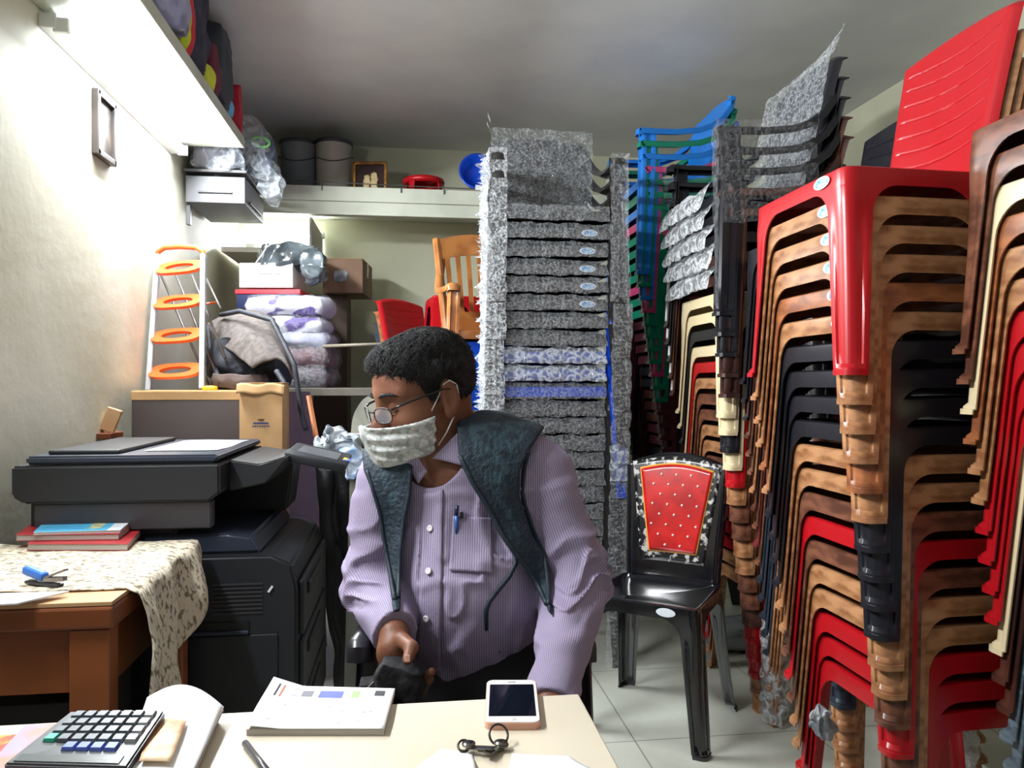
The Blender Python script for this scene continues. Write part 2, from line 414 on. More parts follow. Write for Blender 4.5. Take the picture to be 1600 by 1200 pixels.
def stack(kind, colours, base, rz, dz, lean, where, group, sticks=(), wraps={}, base_z=0, first=0, kinds={}, jit=1.0):
    n = len(colours); fwd = Vector((math.sin(rz), -math.cos(rz), 0))
    for k, colr in enumerate(colours):           # k counts from the top
        i = n-1-k
        j = random.uniform(-.0015, .0015)*jit
        loc = Vector((base[0], base[1], base_z+i*dz))+fwd*(lean*i+j)+Vector((-fwd.y, fwd.x, 0))*random.uniform(-.0015,.0015)*jit
        lab = '%s %s, %s %s' % (NAMES.get(colr, colr), 'plastic chair', ORD[k+first]+('' if k+first == 0 else ' from top'), where)
        chair(kinds.get(k, kind), colr, loc, rz+random.uniform(-.004,.004)*jit, lab, group, stick=(k in sticks), wrap=wraps.get(k))
R90 = -PI/2
stack('plain', ['red','tan','tan','tan','orange brown','tan','black','black','black','black','tan','tan','brown','red','brown','tan','tan','red','red','red'],
      (1.262, 1.715), R90, .0615, .008, 'in the tall stack topped by a red chair', 'chairs in the red-topped stack', sticks=(0,1,2,3,4,5,6))
stack('plain', ['brown','brown','cream','orange brown','tan','tan','red','red','red','red','cream','dark brown','dark brown','grey','grey','grey','grey','maroon','maroon','tan','tan'],
      (1.475, 1.20), R90, .0605, .008, 'in the stack at the far right edge', 'chairs in the stack at the right edge')
stack('plain', ['black','black','black','dark brown','brown','brown','tan','dark brown','brown','maroon','brown','navy','navy','navy','navy','navy','tan','tan','tan','tan'],
      (1.425, 2.235), R90, .0605, .0055, 'in the stack just behind the red-topped one', 'chairs in the stack behind the red-topped one')
# ------------------------------------------------------------------ film wraps for the armchairs
def sheet(bm, a, b, c, d, nu, nv, amp, seed, bulge=Vector((0,0,0)), sc=18):
    """crinkled sheet over the quad a-b-c-d"""
    a, b, c, d = map(Vector, (a, b, c, d))
    def f(u, v):
        p = (a*(1-u)+b*u)*(1-v)+(d*(1-u)+c*u)*v
        p = p+bulge*(math.sin(PI*v)**.7*(.35+.65*math.sin(PI*u)**.35))
        q = p*sc+Vector((seed*3.1, seed, seed*1.7))
        return p+noise.noise_vector(q)*amp+noise.noise_vector(q*2.6)*amp*.55
    gridm(bm, f, nu, nv)
def frill(bm, base, out, n, seed):
    """loose pointed tufts of film"""
    r = random.Random(seed)
    for k in range(n):
        p = Vector(base)+Vector((r.uniform(-.006,.006), r.uniform(-.05,.05), r.uniform(-.03,.03)))
        o = Vector(out)*r.uniform(.5, 1.25)+Vector((0, r.uniform(-.02,.02), r.uniform(-.02,.025)))
        w = Vector((0, r.uniform(.012,.03), r.uniform(.010,.026)))
        m1 = p+o*.5+w*.5+Vector((r.uniform(-.006,.006),)*3)
        q = [bm.verts.new(x) for x in (p-w, p+w, m1, p+o, p+o*.5-w*.4, p+o*.25)]
        bm.faces.new((q[0], q[5], q[4])); bm.faces.new((q[5], q[1], q[2])); bm.faces.new((q[5], q[2], q[3])); bm.faces.new((q[5], q[3], q[4]))
def filmparts(lst, m):
    out = []
    for fn in lst:
        bm = NB(); fn(bm); me = bpy.data.meshes.new('plastic_film'); bm.to_mesh(me); bm.free()
        for p in me.polygons: p.use_smooth = True
        me.materials.append(m); out.append(('plastic_film', me))
    return out
def wrap_mesh(seed, top=False, m=None, left=True):
    L = [lambda bm: sheet(bm, (-.205,-.236,.396), (.205,-.236,.396), (.205,-.214,.460), (-.205,-.214,.460), 60, 9, .007, seed, Vector((0,-.010,0)))]
    def side(s):
        def f(bm):
            lo, hi = 0.0, .075
            if s > 0 or not top: pass
            P_ = [(.212,-.247),(.250,-.249),(.291,-.247),(.293,-.20),(.292,-.155)]
            def g(u, v):
                k = u*4; i_ = min(3, int(k)); fr = k-i_; x = P_[i_][0]*(1-fr)+P_[i_+1][0]*fr; y = P_[i_][1]*(1-fr)+P_[i_+1][1]*fr
                q = Vector((x*s, y, lo+(hi-lo)*v)); w_ = q*20+Vector((seed, 0, s*5)); return q+noise.noise_vector(w_)*.006+noise.noise_vector(w_*2.5)*.004
            gridm(bm, g, 21, 9)
        def h(bm):
            sheet(bm, (s*.274,-.245,.58), (s*.274,.10,.60), (s*.276,.10,.668), (s*.276,-.245,.668), 30, 10, .008, seed+7*s)
            if s < 0: frill(bm, (s*.280,-.20,.62), (s*.038,0,0), 7, seed+s)
        return [f, h]
    L += side(-1)+side(1)
    if top:
        for s in (-1, 1):
            L.append(lambda bm, s=s: sheet(bm, (s*.205,-.232,.08), (s*.283,-.238,.08), (s*.272,-.232,.67), (s*.205,-.232,.67), 12, 60, .007, seed+11*s))
            L.append(lambda bm, s=s: sheet(bm, (s*.286,-.23,.08), (s*.284,-.15,.08), (s*.272,-.14,.66), (s*.272,-.23,.66), 10, 60, .007, seed+13*s))
        L.append(lambda bm: sheet(bm, (-.21,.090,.47), (.21,.090,.47), (.225,.165,.88), (-.225,.165,.88), 50, 50, .007, seed+21))
        L.append(lambda bm: sheet(bm, (-.21,-.20,.452), (.21,-.20,.452), (.19,.12,.452), (-.19,.12,.452), 30, 26, .007, seed+31))
        L.append(lambda bm: frill(bm, (-.225,.17,.86), (-.02,0,.05), 6, seed+41))
    out = []
    for i, fn in enumerate(L): out += filmparts([fn], m_film_bright if i in (1, 2, 5) and not (top and i > 5) else (m or m_film))
    return out
m_film_bright = film('bright_film', amount=.6, scale=50, bump=1)
WR = [wrap_mesh(s*10+1) for s in range(4)]
WT = wrap_mesh(77, top=True)
m_haze = film('cloudy_film', col=(205,212,222), amount=.62, scale=30, bump=.5)
WH = wrap_mesh(93, m=m_haze)

# black chairs in film facing the camera, a few blue ones low among them
cf = ['charcoal']*8+['deep blue']*3+['charcoal']*10
wr = {k: WR[k % 4] for k in range(21)}; wr[0] = WT; wr[9] = WH; wr[8] = WH
stack('arm', cf, (.575, 3.27), math.radians(0), .0695, .005, 'in the film-wrapped stack behind the man', 'film-wrapped chairs behind the man', wraps=wr, jit=2, sticks=(1,2,3,4,5))
# blue, green and pink armchairs, facing left
stack('arm', ['blue','green','blue','pink','green','green','green','green','pink','green','green','wine','wine','wine','wine','black','black','dark brown','dark brown','dark brown','wine','wine','black','black','black','black','black','black','black','black'],
      (1.475, 3.56), R90, .0563, .0083, 'in the blue-topped green stack', 'chairs in the blue-topped green stack')
# plain chairs behind the black framed chair, wrapped armchairs on top of them
cc = ['cream','cream','black','cream','red','tan','brown','brown','tan','tan','brown','brown','dark brown','red','red','red','tan','tan']
stack('plain', cc, (1.425, 2.775), R90, .0607, .008, 'of the plain chairs below the wrapped black ones', 'plain chairs behind the cushion-backed chair', sticks=(3,4,8))
m_film_w = film('white_creased_film', col=(215,218,222), amount=.75, scale=26, bump=.9)
def wrap_silver(seed, m, top=False):
    L = [(lambda bm: sheet(bm, (-.26,-.262,.385), (.20,-.262,.385), (.20,-.222,.475), (-.26,-.222,.475), 46, 11, .010, seed, Vector((0,-.02,0)), 12), m)]
    for s in (-1, 1): L.append((lambda bm, s=s: sheet(bm, (s*.276,-.24,.60), (s*.276,.12,.62), (s*.278,.12,.672), (s*.278,-.24,.672), 30, 10, .007, seed+7*s), m_film_thin))
    if top:
        L.append((lambda bm: sheet(bm, (-.25,.095,.47), (.25,.095,.47), (.25,.195,.94), (-.25,.195,.94), 40, 40, .006, seed+21), m_film_thick))
        L.append((lambda bm: sheet(bm, (-.20,.20,.93), (.25,.20,.93), (.275,.23,1.03), (.20,.23,.98), 24, 12, .006, seed+22), m_film_thick))
        L.append((lambda bm: sheet(bm, (.262,-.24,.02), (.292,-.24,.02), (.276,-.235,.66), (.225,-.235,.66), 8, 60, .006, seed+28), m_film_thin))
    out = []
    for fn, mm in L: out += filmparts([fn], mm)
    return out
WS = [wrap_silver(s*7+3, m_film_w) for s in range(3)]; WST = wrap_silver(55, m_film_w, True)
stack('high', ['black']*3+['dark brown']*2, (1.30, 2.775), R90, .070, .006, 'of the film-wrapped high-back chairs beside the ceiling', 'wrapped high-back chairs on the plain ones',
      wraps={0: WST, 1: WS[0], 2: WS[1], 3: WS[2], 4: WS[0]}, base_z=18*.0607+.01, kinds={})

def stool(loc, rz, label, w=.15, h=.24, m='red', group=None):
    """small square plastic stool with arched sides"""
    t = thing('plastic_stool', label, 'stool', loc, rz, group)
    bm = NB()
    pts = [(-w,-w),(w,-w),(w,w),(-w,w)]
    box(bm, (0,0,h-.012), (2*w, 2*w, .024), bev=.008); box(bm, (0,0,h-.004), (1.4*w,1.4*w,.012), bev=.004); obj('seat', bm, CM[m], t, True, sharp=40)
    for sx in (-1,1):
        for sy in (-1,1):
            bm = NB()
            for ax in (0,1):
                k = 1.0; wd = .055
                prof = [(0,0),(0,h-.015),(w*.9,h-.015),(w*.9,h-.05),(w*.62,h-.062),(wd,h-.11),(wd*.85,0)]
                # panel in the plane of the side
                a = []; 
                for (p, z) in prof:
                    sp = 1+.10*(1-z/h)
                    q = (sx*(w*sp-p), sy*w*sp, z) if ax == 0 else (sx*w*sp, sy*(w*sp-p), z)
                    a.append(bm.verts.new(q))
                bm.faces.new(a)
            o = obj('leg', bm, CM[m], t, False); thicken(o, .005, 0)
    return t

# blue stools behind, left of the wrapped stack; a slatted chair on the nearer pile, a red stool on the farther one
for k in range(13):
    stool((.355, 3.77, k*.075), math.radians(4+k%3), 'blue plastic stool, %s from top of the pile below the slatted armchair' % ORD[12-k] if k < 12 else 'topmost blue plastic stool of the pile below the slatted armchair', .175, .45, 'deep blue', 'blue stools below the slatted armchair')
for k in range(14):
    stool((.27, 4.27, k*.075), math.radians(-3+k%3), 'blue plastic stool, %s from top of the pile below the red stool' % ORD[13-k] if k < 13 else 'topmost blue plastic stool of the pile below the red stool', .165, .45, 'blue', 'blue stools below the red stool')
stool((.235, 4.27, .45+13*.075+.012), math.radians(8), 'small red plastic stool on the farther blue pile, under the loft', .125, .19)
bz = .45+12*.075-.395
m_slat = mat('golden_brown_plastic', (178,116,62), col2=(150,92,46), nscale=10, ndetail=8, **PL); CM['golden'] = m_slat
t = thing('slatted_armchair', 'golden brown slat-back plastic armchair on top of the blue stack', 'chair', (.40, 3.79, bz), math.radians(10))
for i, (n, _) in enumerate(PROTO['arm']):
    if n != 'backrest': link(n, meshfor('arm', i, 'golden'), parent=t)
# its backrest: frame with upright slats
def slat_back():
    bm = NB(); z0, z1 = ZS-.02, .98; hw = lambda z: .195+.03*(z-z0)/(z1-z0)
    for s in (-1, 1):
        tube(bm, [(s*hw(z0+(z1-z0)*k/8), back_y(z0+(z1-z0)*k/8, s*.2, .2), z0+(z1-z0)*k/8*.93) for k in range(9)], .017, 8)
    def topf(u, v):
        x = (2*u-1)*.235; z = z1-.11+.11*v-.05*(2*u-1)**2; return (x, back_y(z, x, .23)-.004, z)
    gridm(bm, topf, 21, 5)
    def botf(u, v):
        x = (2*u-1)*.2; z = z0+.14*v; return (x, back_y(z, x, .2)-.002, z)
    gridm(bm, botf, 21, 5)
    for k in range(7):
        x = -.156+.052*k
        def sf(u, v, x=x):
            zz = z0+.13+(z1-.10-z0-.13)*v; xx = (x+(u-.5)*.022)*(1+.12*v); return (xx, back_y(zz, xx, .22)-.003, zz)
        gridm(bm, sf, 3, 12)
    o = obj('backrest', bm, m_slat, t, True); thicken(o, .007, 0); o.data.set_sharp_from_angle(angle=math.radians(40)); return o
slat_back()


# turned chairs under the loft, red one on top
stack('plain', ['red','orange brown']+['navy']*12, (.075, 4.36), math.radians(50), .0605, .004, 'in the turned stack under the loft', 'turned chairs under the loft', base_z=0, jit=2)
# ------------------------------------------------------------------ chair with the red cushion print, in front of the stacks
t = thing('dining_chair', 'glossy black plastic chair with red button-tufted cushion print on its back', 'chair', (.845, 2.545, 0), math.radians(-37)); t.scale = (.95,1.0,1.02)
m_blackgloss = mat('black_gloss_plastic', (16,17,22), rough=.14, spec=.6, coat=.6)
for i, (n, _) in enumerate(PROTO['plain']):
    me = (PROTO['plain'][i][1] if n != 'backrest' else back_mesh(.0, ztop=.875, arch=.045, groove=False, wtop=.205)).copy(); me.materials.clear()
    q = link(n, me, m_blackgloss, t)
    if n == 'backrest': bk = q
def on_back(x, z, off):                 # the front face of the backrest
    t_ = (z-(ZS-.025))/(.875-ZS+.025); hw = .178+.027*t_
    return (x, back_y(z, x, hw)-off, z)
def outline(cx, zb, zt, wb, wt, rise, n=10):
    pts = [(cx-wb, zb), (cx+wb, zb)]
    pts += [(cx+wb+(wt-wb)*k/n, zb+(zt-zb)*k/n) for k in range(1, n+1)]
    pts += [(cx+wt-2*wt*k/14, zt+rise*math.sin(PI*k/14)) for k in range(1, 14)]
    pts += [(cx-wt-(wb-wt)*k/n, zt-(zt-zb)*k/n) for k in range(0, n)]
    return pts
def backprint(name, m, dims, off, par, ring=None):
    bm = NB(); zb, zt, wb, wt, rise = dims
    nu, nv = 24, 24
    def f(u, v, d=dims):
        q = 2*u-1; top = zt+rise*math.cos(q*PI/2); z = zb+(top-zb)*v; w_ = wb+(wt-wb)*v
        return on_back(q*w_, z, off)
    gridm(bm, f, nu, nv); o = obj(name, bm, m, par, True); thicken(o, .0012, 0); return o
m_floral = mat('black_white_floral_print', (20,20,22), .25, col2=(190,188,184), nscale=44, ndetail=4, sharp=(.52,.60), coat=.3)
m_gold = mat('gold_print', (222,160,70), .3); m_redprint = mat('red_cushion_print', (206,30,30), .22, col2=(168,16,22), nscale=13, sharp=(.35,.65), coat=.4)
p1_ = backprint('floral_print', m_floral, (.498, .842, .122, .176, .022), .0055, bk)
p2_ = backprint('gold_border', m_gold, (.530, .822, .094, .146, .020), .0075, bk)
p3_ = backprint('red_print', m_redprint, (.535, .817, .089, .141, .020), .0095, bk)
m_pearl = mat('pearl_dot', (240,232,220), .2)
b2 = NB(); bmesh.ops.create_uvsphere(b2, u_segments=10, v_segments=8, radius=.0046); PEARL = bpy.data.meshes.new('button_print'); b2.to_mesh(PEARL); b2.free(); PEARL.materials.append(m_pearl)
for q_ in PEARL.polygons: q_.use_smooth = True
for r_ in range(8):
    z = .556+r_*.035; n_ = 4 if r_ % 2 == 0 else 3
    wrow = .089+(.141-.089)*(z-.535)/.282
    for k in range(n_):
        x = (k-(n_-1)/2)*.058
        if abs(x) > wrow-.008: continue
        link('button_print', PEARL, parent=bk, loc=on_back(x, z, .0105))
o = link('sticker', STK.copy(), parent=t, loc=(.10, -.2095, ZS-.020)); o.data.materials.clear(); o.data.materials.append(m_stick_w); o.data.materials.append(mat('sticker_print', (214,190,200), .3, col2=(150,60,90), nscale=160, sharp=(.5,.55)))

# ------------------------------------------------------------------ front table and what lies on it
TZ = .72
m_lam = mat('cream_laminate', (222,212,192), .32, col2=(206,194,172), nscale=5, ndetail=8, sharp=(.3,.75)); m_lam_edge = mat('worn_table_edge', (150,140,125), .6)
m_wood = mat('reddish_wood', (138,74,38), .45, col2=(112,56,28), nscale=6, stretch=(1,1,.15), ndetail=8)
TXR, TYF = .232, 1.045
t = thing('counter_table', 'cream laminate table at the front edge with phone and papers on it', 'table', (-.35, .72, 0))
bm = NB(); box(bm, (-.01, .02, TZ-.015), (1.185, .61, .03), bev=.002); top = obj('tabletop', bm, m_lam, t)
bm = NB(); 
for a in ((.5825,.02,.002,.61), (-.6025,.02,.002,.61)): box(bm, (a[0],a[1],TZ-.016), (a[2],a[3],.026))
box(bm, (-.01,.3255,TZ-.016), (1.183,.002,.026)); obj('edge_strip', bm, m_lam_edge, t)
for sx in (-1,1):
    for sy in (-1,1): boxo('leg', (sx*.54, sy*.24+.01, (TZ-.031)/2), (.045,.045,TZ-.031), m_wood, t)
bm = NB(); box(bm, (0,.25,.63), (1.03,.02,.09)); obj('apron', bm, m_wood, t)

m_paper = mat('white_paper', (240,240,240), .6, bump=.05, bscale=30); m_paper_edge = mat('page_edges', (196,190,182), .8, col2=(150,142,135), nscale=60, stretch=(.02,.02,40))
m_ink = mat('dark_ink', (70,70,82), .6)
def onT(px, py, h=TZ):          # the point of the table top seen at a pixel
    z = (H-h)*FPX/(py-600); return P(px, py, z)

# phone
t = None
pa = onT(800, 1094, TZ+.009)
def phone():
    t = thing('smartphone', 'white smartphone with dark screen lying face up on the table', 'phone', (pa.x, pa.y, TZ), math.radians(-7)); t.scale = (.93,.93,1)
    m_pw = mat('white_glass', (236,232,230), .12, coat=.5); m_rose = mat('rose_gold_case', (214,160,136), .35); m_scr = mat('dark_screen', (10,14,26), .06, spec=.8); m_grey = mat('speaker_grey', (120,118,118), .4)
    def rr(w, l, r): return [(cx*(w-r)+r*math.cos(a), cy*(l-r)+r*math.sin(a)) for cx, cy, a0 in ((1,1,0),(-1,1,PI/2),(-1,-1,PI),(1,-1,1.5*PI)) for a in [a0+k*PI/12 for k in range(7)]]
    w, l = .0365, .073
    bm = NB(); poly(bm, rr(w+.0012, l+.0012, .011), (.0, .0085)); obj('case', bm, m_rose, t)
    bm = NB(); poly(bm, rr(w, l, .010), (.0072, .0098)); o = obj('body', bm, m_pw, t)
    bm = NB(); poly(bm, rr(w-.004, l-.018, .001), (.0098, .0101)); obj('screen', bm, m_scr, t)
    bm = NB(); poly(bm, [(x, y+l-.009) for x, y in rr(.006, .0009, .0008)], (.0098, .0102)); obj('earpiece', bm, m_grey, t)
    bm = NB(); lathe(bm, [(0,.0102),(.0045,.0102),(.0052,.0099)], 20, (0, -l+.009, 0)); obj('home_button', bm, mat('button_ring', (205,200,198), .3), t)
phone()

# receipt book
def flat(bm, pts, z0, z1, mi=0): poly(bm, pts, (z0, z1), mi)
def receipt():
    A, B, D_, E_ = [onT(*q) for q in ((385,1150),(600,1150),(617,1085),(428,1080))]
    c = (A+B+D_+E_)/4
    t = thing('receipt_book', 'white printed receipt pad lying on the table', 'pad', (c.x, c.y, TZ))
    L = [Vector((q.x-c.x, q.y-c.y, 0)) for q in (A, B, D_, E_)]
    def at(u, v): return (L[0]*(1-u)+L[1]*u)*(1-v)+(L[3]*(1-u)+L[2]*u)*v
    bm = NB(); flat(bm, [tuple(p)[:2] for p in L], 0, .008); obj('pages', bm, m_paper_edge, t)
    bm = NB(); gridm(bm, lambda u, v: at(u, v)*1.004+Vector((0,0,.009+.008*max(0,(.25-u))/.25*(.5+v)+.001*math.sin(v*5))), 30, 14); o = obj('top_sheet', bm, m_paper, t, True); thicken(o, .0005, 0)
    inks = {'blue': mat('print_blue', (100,112,196), .6), 'green': mat('print_green', (160,222,130), .6), 'grey': mat('print_grey', (120,120,132), .6), 'dark': mat('print_dark', (60,60,66), .6), 'rust': mat('print_rust', (190,120,90), .6)}
    def mark(u0, u1, v0, v1, k, sh=0):
        z = lambda u, v: .0096+.008*max(0,(.25-u))/.25*(.5+v)+.001*math.sin(v*5)
        bm = NB(); gridm(bm, lambda a, b: at(u0+(u1-u0)*a+sh*b, v0+(v1-v0)*b)*1.004+Vector((0,0,z(u0+(u1-u0)*a+sh*b, v0+(v1-v0)*b))), 6, 3); return bm
    for u0,u1,v0,v1,k in ((.07,.085,.62,.9,'dark'),(.11,.125,.62,.9,'rust'),(.27,.36,.72,.87,'grey'),(.41,.60,.70,.88,'blue'),(.67,.73,.72,.90,'green'),(.85,.93,.78,.92,'dark')):
        obj('printed_mark', mark(u0,u1,v0,v1,k), inks[k], t)
    m_faint = mat('faint_print', (176,176,190), .6)
    for u0,u1,v in ((.19,.27,.88),(.19,.27,.72),(.78,.84,.90),(.78,.84,.78)):
        b2 = mark(u0,u1,v,v+.015,'dark'); obj('printed_line', b2, m_faint, t)
    for k in range(9):
        u = .08+random.random()*.85; v = .08+random.random()*.45
        b2 = mark(u, u+.012+.03*random.random(), v, v+.02, 'dark', .02); obj('printed_line', b2, m_faint, t)
receipt()

# pen
a, b = onT(383,1168), onT(412,1206)
d = (b-a); o = thing('pen', 'grey capped pen on the table beside the receipt pad', 'pen', (a.x, a.y, TZ)); ang = math.atan2(d.y, d.x)
bm = NB(); tube(bm, [(0,0,.005),(d.x*1.6,d.y*1.6,.005)], .0042, 10); obj('barrel', bm, mat('pen_grey', (76,74,76), .3), o)
bm = NB(); tube(bm, [(0,0,.005),(-d.x*.25,-d.y*.25,.005)], [.0035,.001], 10); obj('tip', bm, mat('pen_tip', (220,220,220), .3), o)

# calculator lying on magazines, open book
def slab(name, quad_px, z0, h, m, parent_name=None, label=None, cat=None, page=None, sheen=None):
    Q = [onT(px, py, z0+h) for px, py in quad_px]; c = sum(Q, Vector())/4
    t = thing(name, label, cat, (c.x, c.y, z0))
    L = [Vector((q.x-c.x, q.y-c.y)) for q in Q]
    bm = NB(); poly(bm, [tuple(p) for p in L], (.0012, h-.0012)); obj('pages', bm, page or m_paper_edge, t)
    bm = NB(); poly(bm, [tuple(p*1.004) for p in L], (h-.0012, h)); poly(bm, [tuple(p*1.004) for p in L], (0, .0012)); obj('cover', bm, m, t)
    return t, L, c
m_mag = mat('magazine_cover', (206,84,66), .3, col2=(226,168,70), nscale=16, sharp=(.48,.52)); m_mag2 = mat('magazine_cover_pastel', (206,146,126), .3, col2=(168,158,188), nscale=12, sharp=(.45,.55))
slab('magazine', ((-130,1225),(60,1225),(120,1140),(-10,1150)), TZ, .008, m_mag, label='orange and yellow magazine under the calculator, at the left corner', cat='magazine')
slab('magazine', ((-60,1240),(120,1240),(170,1128),(40,1132)), TZ+.0085, .006, m_mag2, label='pale pastel magazine directly beneath the calculator', cat='magazine')
def calc():
    Q = [onT(px, py, TZ+.038) for px, py in ((5,1180),(198,1188),(258,1118),(110,1120))]; c = sum(Q, Vector())/4
    t = thing('calculator', 'dark desk calculator with grey, blue and green keys', 'calculator', (c.x, c.y, TZ+.015))
    L = [q-c for q in Q]
    up = [.018, .020, .034, .034]; up0 = [0,0,.004,.004]
    bm = NB(); a = [bm.verts.new((L[i].x, L[i].y, up0[i])) for i in range(4)]; b = [bm.verts.new((L[i].x, L[i].y, up[i]-.004)) for i in range(4)]
    bm.faces.new(a[::-1]); bm.faces.new(b)
    for i in range(4): bm.faces.new((a[i], a[(i+1)%4], b[(i+1)%4], b[i]))
    bmesh.ops.bevel(bm, geom=bm.edges[:], offset=.002, segments=2, affect='EDGES')
    obj('case', bm, mat('calculator_case', (52,56,60), .35), t)
    def at(u, v):
        p = (L[0]*(1-u)+L[1]*u)*(1-v)+(L[3]*(1-u)+L[2]*u)*v
        z = (up[0]*(1-u)+up[1]*u)*(1-v)+(up[3]*(1-u)+up[2]*u)*v-.004
        return Vector((p.x, p.y, z))
    mk_ = {'g': mat('key_grey', (80,88,94), .4), 'b': mat('key_blue', (84,104,190), .4), 't': mat('key_green', (40,170,140), .4), 'w': mat('key_pale', (150,152,154), .4)}
    for r in range(5):
        for k in range(7):
            u0 = .10+k*.122; v0 = .24+r*.148
            kind = 'g'
            if k == 6: kind = 'w'
            if r == 0:
                if k < 2: continue
                kind = 'b' if k < 6 else 'w'
            if r == 1 and k == 0: kind = 't'
            if r == 0 and k == 6: continue
            bm = NB(); cs_ = [(u0,v0),(u0+.104,v0),(u0+.104,v0+.118),(u0,v0+.118)]
            A = [bm.verts.new(at(*q)) for q in cs_]; cc_ = at(u0+.052, v0+.059)
            B = [bm.verts.new(cc_+(at(*q)-cc_)*.82+Vector((0,0,.0035))) for q in cs_]
            bm.faces.new(B)
            for i in range(4): bm.faces.new((A[i], A[(i+1)%4], B[(i+1)%4], B[i]))
            obj('key', bm, mk_[kind], t)
    bm = NB(); gridm(bm, lambda u, v: at(.06+.86*u, .04+.12*v)+Vector((0,0,.0006)), 3, 3); o = obj('front_panel', bm, mat('calculator_panel', (84,92,90), .25), t); thicken(o, .001, 0)
calc()
# thick open book at the right of the calculator
def book():
    t = thing('open_book', 'thick open book with curling white pages beside the calculator', 'book', tuple(onT(270,1170).xy)+(TZ,))
    O = Vector(t.location)
    A, B, C_, D_ = onT(190,1240), onT(300,1235), onT(350,1128), onT(230,1118)
    def f(h, k=1):
        def g(u, v):
            p = (A*(1-u)+B*u)*(1-v)+(D_*(1-u)+C_*u)*v-O
            p.z = h*(1-.25*u**3)+.012*math.sin(PI*min(1, u*1.0))*k*v
            return p
        return g
    bm = NB(); gridm(bm, f(.020), 16, 12); o = obj('page_block', bm, m_paper_edge, t, True); thicken(o, .019, -1)
    bm = NB()
    def g2(u, v):
        p = f(.0225)(u, v); p.z += .016*max(0, v-.35)**1.2*math.sin(PI*u*.9+.1); return p
    gridm(bm, g2, 18, 14); o = obj('loose_page', bm, m_paper, t, True); thicken(o, .0006, 0)
    bm = NB()
    def g3(u, v):
        p = f(.0245)(.22+.45*u, .05+.5*v); p.z += .004; return p
    gridm(bm, g3, 8, 8); o = obj('picture_page', bm, mat('warm_print', (196,140,100), .5, col2=(226,196,160), nscale=30), t, True); thicken(o, .0006, 0)
book()
# bunch of keys, white papers
def keys():
    c = onT(765,1172); t = thing('key_ring', 'dark metal key ring with keys on the table', 'keys', (c.x, c.y, TZ))
    mk_ = mat('dark_metal', (70,66,62), .3, metal=.9); m_k2 = mat('key_metal', (120,116,110), .25, metal=1)
    bm = NB(); tube(bm, [(.012+.011*math.cos(a), .012+.010*math.sin(a), .012+.008*math.sin(a)) for a in [k*2*PI/20 for k in range(20)]], .0015, 6, closed=True); obj('ring', bm, mk_, t)
    bm = NB(); tube(bm, [(-.03+.007*math.cos(a), .002+.008*math.sin(a), .006+.003*math.sin(a)) for a in [k*2*PI/16 for k in range(16)]], .0015, 6, closed=True); obj('ring', bm, mk_, t)
    for k, (x, y, a) in enumerate(((.0,-.006,.3),(.004,-.012,.9),(-.012,-.01,2.6))):
        bm = NB(); box(bm, (x, y, .004+.002*k), (.034,.010,.002), (0,.15,a), .0008); lathe(bm, [(0,-.001),(.008,-.001),(.008,.001),(0,.001)], 14, (x+.015*math.cos(a), y+.015*math.sin(a), .006+.002*k)); obj('key', bm, m_k2, t)
keys()
def sheetobj(name, pts_px, label, lift=.004, m=None, cat='paper', group=None):
    Q = [onT(*q) for q in pts_px]; c = sum(Q, Vector())/4
    o = None; bm = NB()
    def f(u, v):
        p = (Q[0]*(1-u)+Q[1]*u)*(1-v)+(Q[3]*(1-u)+Q[2]*u)*v-c; p.z = .0015+lift*(math.sin(u*4+1)*math.sin(v*3+.5))**2; return p
    gridm(bm, f, 14, 10); o = obj(name, bm, m or m_paper, None, True); thicken(o, .0006, 0); o.location = (c.x, c.y, TZ); tag(o, label, cat, group); return o
sheetobj('paper_sheet', ((640,1215),(745,1215),(738,1180),(690,1172)), 'white paper sheet at the front edge, left of the keys', .004)
sheetobj('paper_sheet', ((790,1230),(960,1230),(890,1184),(800,1180)), 'pale bluish paper sheet at the front edge, right of the keys', .003, mat('bluish_paper', (226,226,236), .6))

# ------------------------------------------------------------------ left desk, cloth and what lies on it
DZ = .74; m_deskw = mat('brown_desk_wood', (150,84,44), .4, col2=(124,66,34), nscale=5, stretch=(.3,1,1), ndetail=8, coat=.15); m_desktop = mat('tan_desk_top', (206,166,124), .4, col2=(190,148,106), nscale=4)
dx0, dx1, dy0, dy1 = XL+.01, -.556, 1.535, 2.08
t = thing('side_desk', 'brown wooden desk with a patterned cloth against the left wall', 'desk', ((dx0+dx1)/2, (dy0+dy1)/2, 0))
cx, cy = (dx0+dx1)/2, (dy0+dy1)/2; W_, D_ = dx1-dx0, dy1-dy0
boxo('desktop', (0,0,DZ-.004), (W_, D_, .008), m_desktop, t, bev=.001)
bm = NB(); box(bm, (0,0,DZ-.03), (W_+.006, D_+.006, .043), bev=.006); obj('moulding', bm, m_deskw, t)
bm = NB(); box(bm, (0,-D_/2+.03,DZ-.115), (W_-.04,.02,.12)); box(bm, (W_/2-.03,0,DZ-.115), (.02,D_-.05,.12)); obj('apron', bm, m_deskw, t)
for sx in (-1,1):
    for sy in (-1,1): boxo('leg', (sx*(W_/2-.045), sy*(D_/2-.035), (DZ-.055)/2), (.072,.05,DZ-.055), m_deskw, t, bev=.004)
# black block standing in for the darkness under the desk
boxo('desk_shade_block', (cx-.03, cy+.07, .24), (W_-.2, .30, .48), mat('black_board', (26,24,26), .6), label='black box on the floor under the brown desk', cat='box')

